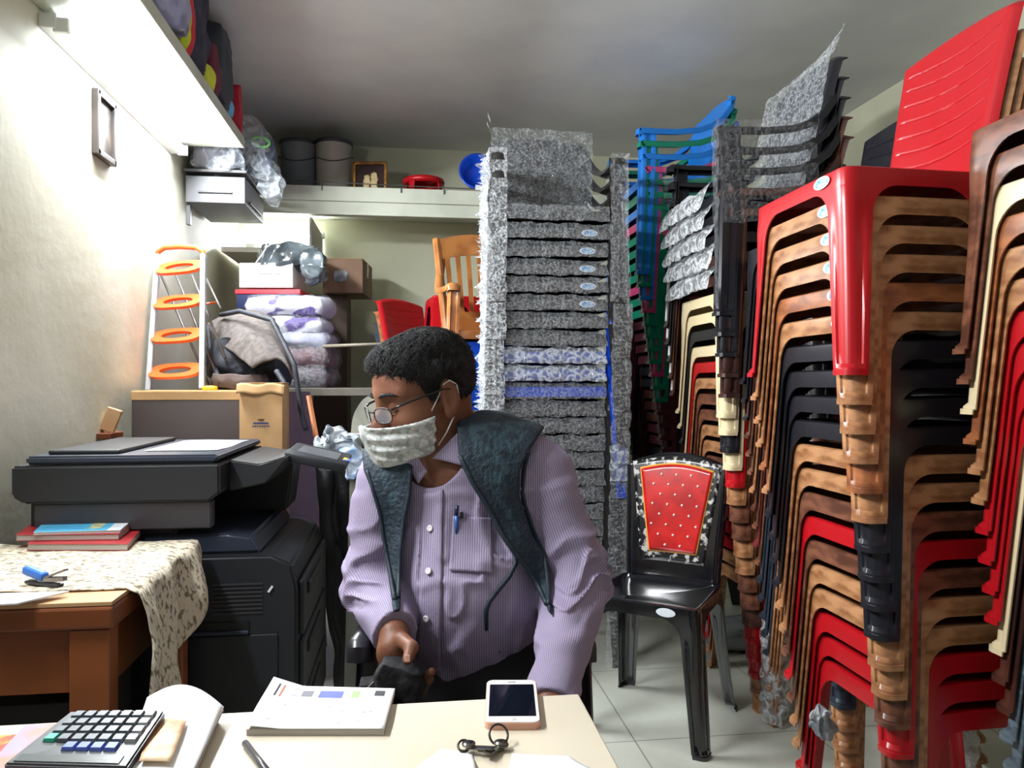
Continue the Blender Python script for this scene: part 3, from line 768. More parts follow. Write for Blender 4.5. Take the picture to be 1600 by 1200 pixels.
m_cloth = mat('patterned_cloth', (216,204,182), .9, col2=(128,118,98), nscale=60, ndetail=3, sharp=(.52,.60), stretch=(1,2.2,1), bump=.3, bscale=120)
def cloth():
    bm = NB(); zt = DZ+.004
    def f(u, v):
        # u across from the wall to the right, then hanging over the right edge; v front to back
        L1 = W_; L2 = .26+.10*math.sin(v*4.2+.6)-.10*(v > .0)*abs(v-.35)
        y = dy0+.085-.0*u+(D_-.075)*v; s = u*(L1+L2)
        wob = .004*math.sin(v*26+u*9)
        if s < L1-.004: return (dx0+s-.0, y+wob*2*(1-v), zt+.0012*math.sin(s*40)*math.sin(y*37))
        q = s-(L1-.004)
        x = dx0+L1+.010+.022*math.sin(v*17+1)*min(1, q/.1)+.016*math.sin(v*9)*min(1,q/.08)+.012*(1-math.exp(-q*60))
        sk = -.10*(q/.3)*(v < .12)*(0)  
        return (x+.05*q, y-.10*q*(1-v)+.03*math.sin(q*20+v*3)*q*3, zt-q)
    gridm(bm, f, 70, 60)
    o = obj('table_cloth', bm, m_cloth, None, True); thicken(o, .002, 0); crumple(o.data, .002, 25)
    tag(o, 'cream and grey patterned cloth draped over the brown desk', 'cloth')
    # the narrow hem strip hanging by the front corner
    bm = NB()
    def g(u, v):
        x = dx1-.02+.012*u+.02*math.sin(v*5)+.02*v; y = dy0+.07-.015*u; return (x+.03*v, y-.04*v, zt-.0-.30*v)
cloth()
def onD(px, py, h=DZ+.004):
    z = (H-h)*FPX/(py-600); return P(px, py, z)
def bookq(quad, z0, h, mc, label, extra=None):
    Q = [onD(px, py, z0+h) for px, py in quad]; c = sum(Q, Vector())/4
    t = thing('book', label, 'book', (c.x, c.y, z0), 0, 'books on the patterned cloth'); L = [Vector((q.x-c.x, q.y-c.y)) for q in Q]
    bm = NB(); poly(bm, [tuple(p*.985) for p in L], (.001, h-.001)); obj('pages', bm, m_paper_edge, t)
    bm = NB(); poly(bm, [tuple(p) for p in L], (h-.001, h)); poly(bm, [tuple(p) for p in L], (0, .001)); obj('cover', bm, mc, t)
    if extra:
        for (u0,u1,v0,v1,mm,nm) in extra:
            def at(u, v): return (L[0]*(1-u)+L[1]*u)*(1-v)+(L[3]*(1-u)+L[2]*u)*v
            bm = NB(); poly(bm, [tuple(at(*q)) for q in ((u0,v0),(u1,v0),(u1,v1),(u0,v1))], (h, h+.0004)); obj(nm, bm, mm, t)
    return t
m_redc = mat('red_cover', (168,40,44), .4); m_bluec = mat('light_blue_cover', (92,186,226), .3); m_whitec = mat('white_cover', (232,238,242), .35)
ZD = DZ+.006
bookq(((42,850),(200,850),(225,822),(80,818)), ZD, .016, m_redc, 'red book at the bottom of the pile on the cloth')
bookq(((24,836),(186,834),(222,806),(62,808)), ZD+.0165, .015, m_redc, 'red book in the middle of the pile on the cloth')
m_bt = mat('blue_print', (60,150,205), .4); m_gr = mat('cover_picture', (150,160,90), .4, col2=(225,220,190), nscale=90)
bk_ = bookq(((52,832),(188,828),(221,800),(80,805)), ZD+.032, .006, m_whitec, 'light blue booklet on top of the pile on the cloth', [(.0,.84,.0,1,m_bluec,'blue_panel'),(.60,.74,.10,.45,m_gr,'cover_picture')]+[(.06+.02*(k%3),.55-.05*(k%2),.12+.11*k,.145+.11*k,m_bt,'text_line') for k in range(7)])
# the picture and lines sit above the blue panel
for ch in bk_.children:
    if ch.name.startswith(('cover_picture','text_line')): ch.location.z += .0004
def stapler():
    c = onD(62, 915); t = thing('stapler', 'blue stapler lying open on the patterned cloth', 'stapler', (c.x, c.y, ZD), math.radians(-28))
    m_sb = mat('stapler_blue', (56,116,206), .35); m_sg = mat('stapler_metal', (140,140,144), .3, metal=.8)
    boxo('handle', (-.012,0,.022), (.058,.02,.018), m_sb, t, rot=(0,.2,0), bev=.006); boxo('base', (.012,0,.004), (.09,.018,.006), mat('stapler_base', (52,52,56), .4), t, bev=.002)
    boxo('magazine', (.035,0,.014), (.07,.011,.009), m_sg, t, rot=(0,-.12,0), bev=.001); boxo('arm', (.045,0,.026), (.06,.010,.004), m_sg, t, rot=(0,-.35,0), bev=.001)
stapler()
o = None
Q = [onD(px,py) for px,py in ((-40,952),(28,948),(108,929),(-40,934))]; c = sum(Q, Vector())/4; bm = NB(); poly(bm, [(q.x-c.x, q.y-c.y) for q in Q], (0,.003)); o = obj('paper_sheet', bm, m_paper); o.location = (c.x,c.y,ZD+.002); tag(o, 'white paper on the front edge of the brown desk', 'paper')
# ------------------------------------------------------------------ copier beside the desk, its front turned to the room
m_cop = mat('copier_dark_grey', (30,32,37), .45, bump=.05, bscale=300); m_cop2 = mat('copier_blue_grey', (42,50,64), .4); m_cop3 = mat('copier_black', (16,16,18), .5); m_cop4 = mat('copier_grey_panel', (52,50,54), .5)
cx0, cx1, cy0, cy1 = -.985, -.30, 2.13, 2.74
t = thing('photocopier', 'large dark grey office photocopier beside the left wall', 'photocopier', ((cx0+cx1)/2, (cy0+cy1)/2, 0))
ox, oy = (cx0+cx1)/2, (cy0+cy1)/2
def rel(x, y, z): return (x-ox, y-oy, z)
def prism(name, pts, y0, y1, m, par=t, bev=.006):
    bm = NB(); poly(bm, [(x-ox, z) for x, z in pts], (y0-oy, y1-oy), axis='y')
    bmesh.ops.recalc_face_normals(bm, faces=bm.faces)
    if bev: bmesh.ops.bevel(bm, geom=bm.edges[:], offset=bev, segments=3, affect='EDGES')
    return obj(name, bm, m, par, True, sharp=35)
prism('cabinet', [(cx0+.01,.03),(cx1,.03),(cx1,.60),(cx1-.015,.665),(cx1-.07,.69),(cx0+.01,.69)], cy0, cy1, m_cop, bev=.008)
prism('output_tray', [(cx0+.02,.69),(cx1-.10,.69),(cx1-.125,.735),(cx1-.19,.745),(cx0+.02,.745)], cy0+.03, cy1-.03, m_cop2, bev=.008)
prism('tower', [(cx0,.745),(-.62,.745),(-.62,.84),(cx0,.84)], cy0+.03, cy1-.01, m_cop3)
prism('side_panel', [(cx0+.02,.765),(-.525,.765),(-.525,.838),(cx0+.02,.838)], cy0+.008, cy0+.05, m_cop4, bev=.003)
prism('rear_column', [(-.62,.745),(-.39,.745),(-.37,.90),(-.62,.90)], cy1-.20, cy1-.01, m_cop)
prism('scanner', [(cx0-.03,.86),(cx0,.84),(-.53,.838),(-.50,.86),(-.50,.925),(-.50,.938),(cx0-.03,.938)], cy0-.005, cy1, m_cop, bev=.006)
prism('scanner_front', [(-.50,.85),(-.40,.87),(-.345,.935),(-.35,.945),(-.42,.925),(-.50,.938)], cy0+.10, cy1-.02, m_cop, bev=.004)
prism('lid', [(cx0,.940),(-.515,.940),(-.50,.955),(-.51,.962),(cx0,.962)], cy0+.005, cy1-.01, m_cop2, bev=.006)
boxo('lid_ridge', rel(-.86, cy0+.30, .968), (.18,.5,.012), m_cop, t, bev=.004)
# control panel arm
bm = NB(); box(bm, (0,0,0), (.18,.22,.028), bev=.007); o = obj('control_panel', bm, m_cop, t, True, loc=rel(-.275, 2.42, .925), rot=(math.radians(3), math.radians(13), 0), sharp=40)
bm = NB(); box(bm, (0,0,.0145), (.12,.13,.003), bev=.001); obj('display', bm, mat('grey_display', (96,98,104), .25), o)
bm = NB(); box(bm, (.085,-.03,.0150), (.022,.05,.003), bev=.0008); obj('colour_label', bm, mat('colour_label', (70,90,170), .4, col2=(230,190,70), nscale=40, sharp=(.5,.52)), o)
# side details: louvres, tray slot, screws
bm = NB()
for k in range(8): box(bm, rel(-.455, cy0-.001, .615-.011*k), (.13,.004,.0045))
obj('louvres', bm, m_cop4, t)
bm = NB(); box(bm, rel(-.52, cy0-.002, .505), (.19,.004,.022)); obj('tray_slot', bm, m_cop3, t)
bm = NB(); box(bm, rel(-.52, cy0-.006, .488), (.19,.014,.010), bev=.003); obj('slot_lip', bm, m_cop2, t)
bm = NB(); box(bm, rel(-.65, cy0-.003, .28), (.60,.006,.40), bev=.003); obj('lower_panel', bm, m_cop, t)
for k in range(3):
    bm = NB(); box(bm, (0,0,0), (.016,.56,.15), bev=.006); dr = obj('paper_drawer', bm, m_cop, t, loc=rel(cx1+.006, oy, .54-.165*k))
    bm = NB(); box(bm, (.010,-.06,.035), (.012,.30,.035), bev=.005); obj('handle', bm, m_cop3, dr)
bm = NB(); box(bm, rel(cx1-.07, cy0-.003, .60), (.006,.006,.018), (0,.6,0)); obj('latch', bm, m_white_metal, t)
# paper lying on the lid
pz = .9765
Q = [(-.73,cy0+.12),(-.535,cy0+.12),(-.53,cy0+.52),(-.73,cy0+.50)]
bm = NB(); gridm(bm, lambda u, v: ((Q[0][0]*(1-u)+Q[1][0]*u)*(1-v)+(Q[3][0]*(1-u)+Q[2][0]*u)*v+.63, (Q[0][1]*(1-u)+Q[1][1]*u)*(1-v)+(Q[3][1]*(1-u)+Q[2][1]*u)*v-cy0-.3, .001+.003*math.sin(u*5)*math.sin(v*4)**2), 12, 12)
o = obj('paper_sheet', bm, m_paper, None, True); thicken(o, .0008, 0); o.location = (-.63, cy0+.3, .9635); tag(o, 'white paper sheet lying on the photocopier lid', 'paper')
tag(boxo('wooden_block', (XL+.028, 2.95, 1.02), (.05,.035,.085), m_desktop, None, rot=(0,.35,.2)), 'small pale wooden block on the wall behind the photocopier', 'block')
# ledge that carries it
tag(boxo('wall_bracket', (XL+.025, 2.95, .965), (.05,.12,.02), m_wood, None), 'little wooden ledge on the wall behind the photocopier', 'shelf')

# ------------------------------------------------------------------ cartons, ladder, leaning sheets behind the copier
m_card = mat('cardboard', (190,152,106), .8, col2=(176,138,94), nscale=6, bump=.06, bscale=60); m_cardd = mat('dark_printed_cardboard', (66,56,54), .55, col2=(58,49,48), nscale=3); m_mauve = mat('mauve_brown_board', (116,96,92), .6, col2=(104,86,82), nscale=3)
def carton(c, s, label, m, topm, rz=0, name='carton', flaps=True, tape=None, cat='box', group=None):
    t = thing(name, label, cat, (c[0], c[1], c[2]-s[2]/2), rz, group)
    bm = NB(); box(bm, (0,0,s[2]/2), s, bev=.004); obj('body', bm, m, t, True, sharp=40)
    if flaps:
        for k, sy in enumerate((-1, 1)):
            bm = NB(); box(bm, (0, sy*s[1]/4, s[2]+.003), (s[0]*.995, s[1]/2-.003, .004), bev=.001); obj('flap', bm, topm, t)
    if tape:
        bm = NB(); box(bm, (0,0,s[2]+.0058), (s[0]*1.0, .05, .0012)); box(bm, (0,-s[1]/2-.0008,s[2]-.04) if False else (s[0]/2+.0006,0,s[2]-.04), (.0012,.05,.09)); obj('tape', bm, tape, t)
    return t
# tall dark printed carton carrying the ladder
t = carton((-.85, 3.24, .56), (.40,.30,1.12), 'tall dark-fronted carton with tan rim behind the photocopier', m_cardd, m_card)
bm = NB(); box(bm, (0,0,1.105), (.404,.304,.034), bev=.002); obj('rim', bm, m_card, t)
t = carton((-.545, 3.02, .575), (.155,.16,1.15), 'tan cardboard carton with small blue logo behind the photocopier', m_card, m_card)
bm = NB(); gridm(bm, lambda u, v: ((u-.5)*.17, -.085-.02*v*math.sin(u*7)*.4-.012*v, 1.15-.035*v+.004*math.sin(u*11)), 12, 5); o = obj('torn_flap', bm, m_card, t, True); thicken(o, .003, 0)
m_logo = mat('logo_blue', (52,70,120), .6)
bm = NB(); box(bm, (.0,-.0806,1.005), (.055,.001,.006)); lathe(bm, [(0,0),(.012,0),(.012,.001)], 12, (.0,-.0806,1.02)); obj('logo', bm, m_logo, t)
bm = NB()
for k in range(8): box(bm, (-.028+.008*k,-.0806,.994), (.005,.001,.006))
obj('logo_text', bm, m_logo, t)
# mauve flat pack sheet standing behind the copier, light sheet next to it
def leaning(name, pts_px, zs, th, m, label, cat='board'):
    Q = [P(px, py, z) for (px, py), z in zip(pts_px, zs)]
    c = (Q[0]+Q[1])/2; c.z = 0 if Q[0].z < .3 else min(q.z for q in Q)
    V = [q-c for q in Q]; nrm = (V[1]-V[0]).cross(V[3]-V[0]).normalized()
    bm = NB(); a = [bm.verts.new(v) for v in V]; b = [bm.verts.new(v-nrm*th) for v in V]
    bm.faces.new(a); bm.faces.new(b[::-1])
    for i in range(4): bm.faces.new((a[i], a[(i+1)%4], b[(i+1)%4], b[i]))
    bmesh.ops.bevel(bm, geom=bm.edges[:], offset=min(.004, th*.3), segments=2, affect='EDGES')
    o = obj(name, bm, m); o.location = c; tag(o, label, cat); return o
def floor_z(py): return H*FPX/(py-600)
fz = floor_z(1010)
leaning('cardboard_sheet', ((410,1080),(512,1010),(486,612),(432,612)), (floor_z(1080),fz,3.35,3.05), .05, m_mauve, 'tall mauve-brown flat-packed board standing behind the photocopier')
o = thing('wooden_stick', 'thin orange-brown wooden stick leaning beside the mauve board', 'stick', tuple(P(545,800,3.2).xy)+(0,))
a, b = P(482,618,3.05), P(560,1010,3.15); b.z = 0.0; O = Vector(o.location)
bm = NB(); tube(bm, [a-O, b-O], .010, 8); obj('shaft', bm, mat('orange_wood', (190,118,70), .5), o)
# black folded thing, crumpled plastic on it
m_blackcloth = mat('black_tarpaulin', (18,18,20), .5, bump=.4, bscale=22)
p = P(535, 830, 3.0)
bm = NB()
def tarp(u, v):
    a = P(500+70*u, 690, 2.95+.10*math.sin(u*5)); b = P(535+55*u, 1010, 2.9+.1*u); b.z = .003
    q = a*(1-v)+b*v-Vector((p.x, p.y, 0)); w_ = noise.noise_vector(q*8)*.02; return q+Vector((w_.x, w_.y+.03*math.sin(u*22), w_.z*.2 if 0 < v < 1 else 0))
gridm(bm, tarp, 30, 40); o = obj('black_tarpaulin', bm, m_blackcloth, None, True); thicken(o, .06, 0); o.location = (p.x, p.y, 0); tag(o, 'folded black tarpaulin standing between the photocopier and the man', 'tarpaulin')
m_crump = mat('crumpled_white_plastic', (196,202,208), .3, col2=(140,150,160), nscale=20, bump=.8, bscale=40, alpha=.85)
blob('crumpled_plastic', P(532,700,2.75), (.075,.05,.05), m_crump, amp=.045, sc=16, seed=3, sub=6, label='crumpled white plastic bag above the black tarpaulin', cat='plastic bag')
blob('crumpled_plastic', P(552,725,2.7), (.04,.03,.055), mat('crumpled_blue_plastic', (120,150,190), .3, col2=(190,200,214), nscale=14, bump=.6, bscale=40), amp=.03, sc=18, seed=8, sub=5, label='small bluish crumpled plastic bag beside the man\'s shoulder', cat='plastic bag')
# round-topped grey-green board
def rboard():
    c = P(572, 735, 2.75); t = thing('round_board', 'grey-green round-topped board leaning behind the man', 'board', (c.x, c.y, 0), math.radians(-30))
    bm = NB(); pts = [(-.085,0),(.085,0)]+[(.085*math.cos(a), .98+.13*math.sin(a)) for a in [k*PI/16 for k in range(17)]]
    poly(bm, pts, (-.02,.02), axis='y'); bmesh.ops.bevel(bm, geom=bm.edges[:], offset=.004, segments=2, affect='EDGES'); o = obj('panel', bm, mat('grey_green_board', (136,134,122), .5, col2=(112,112,104), nscale=7), t, rot=(math.radians(-3),0,0))
    bm = NB(); box(bm, (.055,-.0215,.98), (.018,.003,.09), (0,-.15,0), .001); obj('orange_mark', bm, mat('orange_mark', (214,120,70), .5), t, rot=(math.radians(-3),0,0))
rboard()

# ladder: two pale rails, four orange steps with oval holes, orange top hoop, thin rear legs
def ladder():
    z = 3.16; L0 = P(232, 611, z+.02); R0 = P(316, 608, z-.05); L1 = P(247, 398, z+.16); R1 = P(318, 398, z+.09)
    c = (L0+R0)/2; t = thing('step_ladder', 'small step ladder with orange steps and pale rails on a carton', 'ladder', tuple(c)); O = c.copy()
    m_or = mat('orange_plastic', (222,94,36), .4); m_al = mat('pale_aluminium', (188,194,200), .35, metal=.5); m_st = mat('grey_steel', (112,108,106), .4, metal=.6)
    for a, b in ((L0, L1), (R0, R1)):
        bm = NB(); d = (b-a); box(bm, (0,0,0), (.022,.03,d.length), bev=.004); o = obj('rail', bm, m_al, t); o.location = (a+b)/2-O; o.rotation_mode = 'QUATERNION'; o.rotation_quaternion = Vector((0,0,1)).rotation_difference(d); o.rotation_mode = 'XYZ'
    w_ = (R0-L0).length; xd = (R0-L0).normalized()
    upv = ((L1+R1)/2-(L0+R0)/2)
    for k, py in enumerate((580, 525, 472, 416)):
        f = {580:.135, 525:.39, 472:.64, 416:.90}[py]; m0 = (L0+R0)/2*(1-f)+(L1+R1)/2*f-O; ww = ((L0*(1-f)+L1*f)-(R0*(1-f)+R1*f)).length/2
        bm = NB(); n = 32
        dn = Vector((-.10*xd.y, 0, 0)); yd = Vector((-xd.y, xd.x, 0))*.6+Vector((0,0,-.55)); 
        ydir = (Vector((xd.y, -xd.x, 0))*.72+Vector((0,0,-.70))).normalized(); nz = xd.cross(ydir).normalized()
        outer = [(math.copysign(abs(math.cos(a))**.6, math.cos(a))*ww*.98, math.copysign(abs(math.sin(a))**.75, math.sin(a))*.042) for a in [k2*2*PI/n for k2 in range(n)]]
        inner = [(math.cos(a)*ww*.60, math.sin(a)*.022) for a in [k2*2*PI/n for k2 in range(n)]]
        Vt = lambda p, h: m0+xd*p[0]+ydir*p[1]+nz*h
        oa = [bm.verts.new(Vt(p, .007)) for p in outer]; ia = [bm.verts.new(Vt(p, .007)) for p in inner]; ob = [bm.verts.new(Vt(p, -.007)) for p in outer]; ib = [bm.verts.new(Vt(p, -.007)) for p in inner]
        for i in range(n):
            j = (i+1) % n; bm.faces.new((oa[i],oa[j],ia[j],ia[i])); bm.faces.new((ob[i],ib[i],ib[j],ob[j])); bm.faces.new((oa[i],ob[i],ob[j],oa[j])); bm.faces.new((ia[i],ia[j],ib[j],ib[i]))
        obj('step', bm, m_or, t)
    bm = NB(); a, b = L1-O, R1-O; top = Vector((0,0,.030))
    tube(bm, [a-Vector((0,0,.02)), a+top*.4, a*.85+b*.15+top, a*.5+b*.5+top*1.15, a*.15+b*.85+top, b+top*.4, b-Vector((0,0,.02))], .011, 10); obj('top_hoop', bm, m_or, t)
    for (p0, p1) in (((252,430),(330,610)),((275,430),(345,600)),((300,430),(352,560)),((322,435),(345,482))):
        bm = NB(); tube(bm, [P(p0[0],p0[1],z+.18)-O, P(p1[0],p1[1],z+.04+.0)-O+Vector((0,.26,0))*0], .0055, 6); obj('rear_leg', bm, m_st, t)
    bm = NB(); tube(bm, [P(300,478,z+.14)-O, P(342,472,z+.14)-O], .005, 6); obj('spreader', bm, m_or, t)
ladder()
blob('yellow_cap', P(328,607,3.1), (.030,.02,.012), mat('yellow_plastic', (222,170,30), .4), amp=.002, sub=4, label='small yellow plastic piece at the ladder\'s foot', cat='plastic piece')

# ------------------------------------------------------------------ rack in the back corner with the bags
m_rack = mat('grey_brown_board', (98,92,82), .6)
t = thing('storage_rack', 'grey-brown storage rack in the back left corner carrying bags', 'rack', (-.62, 4.22, 0))
RH = 1.13
bm = NB(); box(bm, (.03,0,RH-.02), (.84,.55,.04), bev=.003); obj('shelf', bm, m_rack, t)
bm = NB(); box(bm, (.03,0,.5), (.84,.55,.03), bev=.003); obj('shelf', bm, m_rack, t)
for sx in (-1,1):
    for sy in (-1,1): boxo('post', (.03+sx*.40, sy*.25, (RH-.042)/2), (.04,.04,RH-.042), m_rack, t)
bm = NB(); 
t2 = thing('metal_pipe', 'thin grey pipe standing out level behind the man\'s head', 'pipe', tuple(P(570,540,4.0)))
a, b = P(505,541,4.0)-Vector(t2.location), P(615,537,4.0)-Vector(t2.location)
bm = NB(); tube(bm, [a, b], .009, 10); obj('tube', bm, mat('grey_pipe', (128,120,104), .5), t2)

def pack(px0, px1, py0, py1, z, dep, cols, label, seed, sh=.012, nm='bag', bulge=.75, cat='bag', group=None, filmm=None):
    a = P(px0, py1, z); b = P(px1, py0, z); c = P((px0+px1)/2, (py0+py1)/2, z+dep/2)
    sx = abs(px1-px0)/FPX*z/2; sz = abs(py1-py0)/FPX*z/2
    t = thing(nm, label, cat, (c.x, c.y, c.z-sz), -YAW, group)
    blob('contents', (0,0,sz), (sx*1.02, dep/2, sz*1.02), cols, t, sh, 8, seed, 5, .85)
    if filmm: blob('film', (0,0,sz), (sx*1.07, dep/2*1.07, sz*1.10), filmm, t, sh*1.4, 12, seed+5, 5, .8)
    return t
m_purple = mat('purple_white_fabric', (60,36,112), .6, col2=(190,188,202), nscale=5.5, ndetail=2, sharp=(.40,.44), stretch=(1,1,2.2)); m_white_f = mat('white_fabric', (186,186,196), .7, col2=(70,46,120), nscale=3.2, ndetail=2, sharp=(.60,.63), stretch=(1,1,2))
m_maroon_f = mat('maroon_fabric', (92,58,66), .7, col2=(70,46,54), nscale=9); m_darkf = mat('dark_grey_fabric', (54,50,56), .7, col2=(72,60,70), nscale=9); m_greyf = mat('blue_grey_fabric', (120,122,142), .7, col2=(150,150,168), nscale=6)
G_ = None
zz = 3.98
pack(398,528,570,612, zz, .34, m_darkf, 'dark film-wrapped bundle at the bottom of the bag pile', 11, filmm=m_film_thin)
pack(412,530,540,578, zz, .34, m_maroon_f, 'maroon film-wrapped bundle, second from bottom of the bag pile', 12, filmm=m_film_thin)
pack(415,526,520,548, zz, .32, m_greyf, 'bluish-grey film-wrapped bundle in the middle of the bag pile', 13, filmm=m_film_thin)
pack(400,520,496,526, zz, .32, m_white_f, 'white pillow pack with purple edge in the bag pile', 14, filmm=m_film_thin)
pack(388,524,464,500, zz, .34, m_purple, 'purple and white film-wrapped pillow pack on top of the bag pile', 15, filmm=m_film_thin)
# navy box with red lid and white carton on a tower of cartons at the back
def pbox(px0, px1, py0, py1, z, dep, m, label, name, cat, topm=None, par=None):
    c = P((px0+px1)/2, (py0+py1)/2, z+dep/2); s = ((px1-px0)/FPX*z, dep, (py1-py0)/FPX*z)
    return carton(c, s, label, m, topm or m, -YAW, name, False, None, cat), s
zz = 4.15
hz = lambda py, z: H-(py-600)/FPX*z
t = thing('carton', 'plain brown carton hidden behind the bag pile', 'box', tuple(P(430,540,zz+.2).xy)+(RH,), -YAW)
bm = NB(); hh = hz(487, zz)-RH; box(bm, (0,0,hh/2), (.33,.30,hh-.002), bev=.004); obj('body', bm, m_card, t)
t, s = pbox(382,480,463,486, zz, .28, mat('navy_box', (34,44,84), .5), 'navy blue box with red lid under the white carton', 'lidded_box', 'box')
bm = NB(); box(bm, (0,0,s[2]+.010), (s[0]*1.05, s[1]*1.05, .026), bev=.005); obj('lid', bm, mat('red_lid', (196,46,60), .4), t)
m_wbox = mat('white_carton', (222,218,212), .6)
t, s = pbox(386,470,416,455, zz, .28, m_wbox, 'white carton with faint lettering on the navy box', 'carton', 'box')
for k in range(9): pass
bm = NB()
for k in range(9): box(bm, (-.035+.013*k, -s[1]/2-.0008, s[2]*.55), (.008 if k % 3 else .005, .0012, .010))
obj('lettering', bm, mat('faint_lettering', (140,138,138), .6), t)
m_poly = mat('black_polythene', (70,78,82), .18, col2=(104,114,120), nscale=9, bump=.7, bscale=9, spec=.9)
c = P(452, 400, zz+.12); t = thing('polythene_bag', 'shiny dark grey polythene bag with white ties on the white carton', 'bag', (c.x, c.y, hz(416, zz)))
blob('bag', (0,0,.062), (.165,.13,.066), m_poly, t, .030, 9, 4, 6, .8)
bm = NB(); q = [P(398,413,4.0),P(408,400,4.0),P(418,384,4.02),P(408,374,4.0),P(414,372,4.0),P(424,382,4.0),P(436,371,4.0),P(430,376,4.0),P(418,386,4.0)]
tube(bm, [v-Vector(t.location) for v in q], .0035, 6); obj('tie', bm, mat('white_tie', (230,230,226), .5), t)
blob('polythene_bag', P(492,418,4.15), (.06,.09,.085), m_poly, amp=.03, sc=12, seed=9, sub=5, label='smaller dark polythene bag hanging right of the white carton', cat='bag')
# hanging brown carton against the back wall
c = P(541, 432, 4.55); t = carton((c.x, 4.80, c.z), (.235,.36,.20), 'brown taped carton protruding right above the bag pile', m_card2 if False else mat('brown_carton', (136,106,84), .7, col2=(120,92,72), nscale=6), m_card, math.radians(-6), tape=mat('brown_tape', (170,150,130), .2))
blob('tape_knot', (-.01,-.184,.10), (.04,.006,.035), m_crump, t, .006, 40, 2, 4)
# crate tower carrying it, dark
tag(boxo('carton', (c.x-.10, 4.86, (c.z-.101)/2), (.20,.30,c.z-.101), mat('dark_brown_carton', (84,68,58), .8), bev=.004), 'tall brown carton behind the bag pile, carrying the taped carton', 'box')

# grey laptop bag / jacket heap on the cartons
m_greyc = mat('grey_canvas', (92,84,80), .9, col2=(74,68,66), nscale=40, bump=.2, bscale=200); m_blk = mat('black_canvas', (30,32,40), .7, col2=(44,48,60), nscale=12, bump=.2, bscale=60)
c = P(400, 560, 3.35); t = thing('shoulder_bag', 'grey and black canvas bag heaped on the cartons, straps hanging', 'bag', (c.x, c.y, 1.125))
O = Vector(t.location)
blob('body', P(392,570,3.35)-O, (.165,.11,.115), m_blk, t, .035, 9, 21, 6, .8)
blob('base_panel', P(375,596,3.22)-O, (.12,.07,.035), mat('brown_canvas', (84,70,66), .8), t, .012, 10, 27, 5, .8)
bm = NB()
FL = [[(322,505,3.45),(345,545,3.22),(395,575,3.12)],[(352,490,3.5),(385,515,3.18),(432,560,3.08)],[(400,486,3.5),(425,520,3.2),(450,575,3.08)],[(430,500,3.5),(445,530,3.3),(462,595,3.12)]]
def flap(u, v):
    k = u*3; i_ = min(2, int(k)); f = k-i_
    def cur(row): 
        a, b, c_ = [P(*q) for q in row]; return a*(1-v)**2+b*2*v*(1-v)+c_*v*v
    q = cur(FL[i_])*(1-f)+cur(FL[i_+1])*f-O
    return q+noise.noise_vector(q*14)*.012
gridm(bm, flap, 30, 24); o = obj('flap', bm, m_greyc, t, True); thicken(o, .008, 0)
for pts in ([(345,492,3.4),(375,486,3.3),(425,500,3.15),(460,570,3.02),(470,640,2.99),(478,672,2.98)], [(432,580,3.05),(445,600,3.0),(440,640,2.98),(438,672,2.98)], [(325,510,3.4),(330,560,3.3),(345,600,3.15)]):
    P_ = [P(*q)-O for q in pts]; bm = NB()
    dense = []
    for i in range(len(P_)-1):
        for k in range(6): dense.append(P_[i].lerp(P_[i+1], k/6))
    dense.append(P_[-1])
    tube(bm, dense, .011, 6); obj('strap', bm, m_blk, t, True)

# ------------------------------------------------------------------ back wall loft: buckets, picture, stool, basin
LZ = 2.333
m_bk1 = mat('grey_bucket', (126,130,138), .45, col2=(116,120,128), nscale=3); m_bk2 = mat('pale_bucket', (176,168,156), .45, col2=(160,152,142), nscale=3); m_rim = mat('dark_rim', (60,60,66), .5)
for px, m, lab in ((465, m_bk1, 'grey plastic bucket with dark rim on the loft'), (520, m_bk2, 'pale beige plastic bucket beside the grey one on the loft')):
    z = 4.66; c = P(px, 300, z); t = thing('bucket', lab, 'bucket', (c.x, c.y+.06, LZ-.045))
    bm = NB(); lathe(bm, [(0,0),(.094,0),(.100,.006),(.108,.315),(.112,.318),(.112,.327)], 36); obj('body', bm, m, t)
    bm = NB(); lathe(bm, [(.109,.320),(.118,.322),(.118,.340),(.112,.345),(.0,.345)], 36); obj('lid', bm, m_rim, t)
    bm = NB(); tube(bm, [(.119*math.cos(a), .119*math.sin(a), .25-.05*math.sin(a-PI)**2*(a > PI)) for a in [PI+k*PI/14 for k in range(15)]], .003, 6); obj('handle', bm, m_rim, t)
z = 4.62
c = P(578, 300, z)
t = thing('framed_relief', 'gold-framed picture with small pale relief figures standing on the loft', 'picture', (c.x, c.y+.02, LZ-.045), -YAW)
m_goldf = mat('gold_frame', (172,120,44), .35, metal=.4, col2=(120,80,30), nscale=30)
bm = NB()
for (x, zc, sx_, sz_) in ((0,.008,.205,.018),(0,.196,.205,.018),(-.094,.102,.018,.204),(.094,.102,.018,.204)): box(bm, (x,0,zc), (sx_,.022,sz_), bev=.004)
obj('frame', bm, m_goldf, t); boxo('backing', (0,.005,.102), (.18,.008,.19), mat('dark_brown_velvet', (52,30,28), .8), t)
for k, (x, zb, s_) in enumerate(((-.018,.03,1.0),(.025,.03,1.15))):
    blob('figure', (x,-.006,zb+.045*s_), (.020*s_,.010,.05*s_), mat('cream_relief', (214,190,140), .5) if k == 0 else bpy.data.materials['cream_relief'], t, .008, 40, k+2, 4)
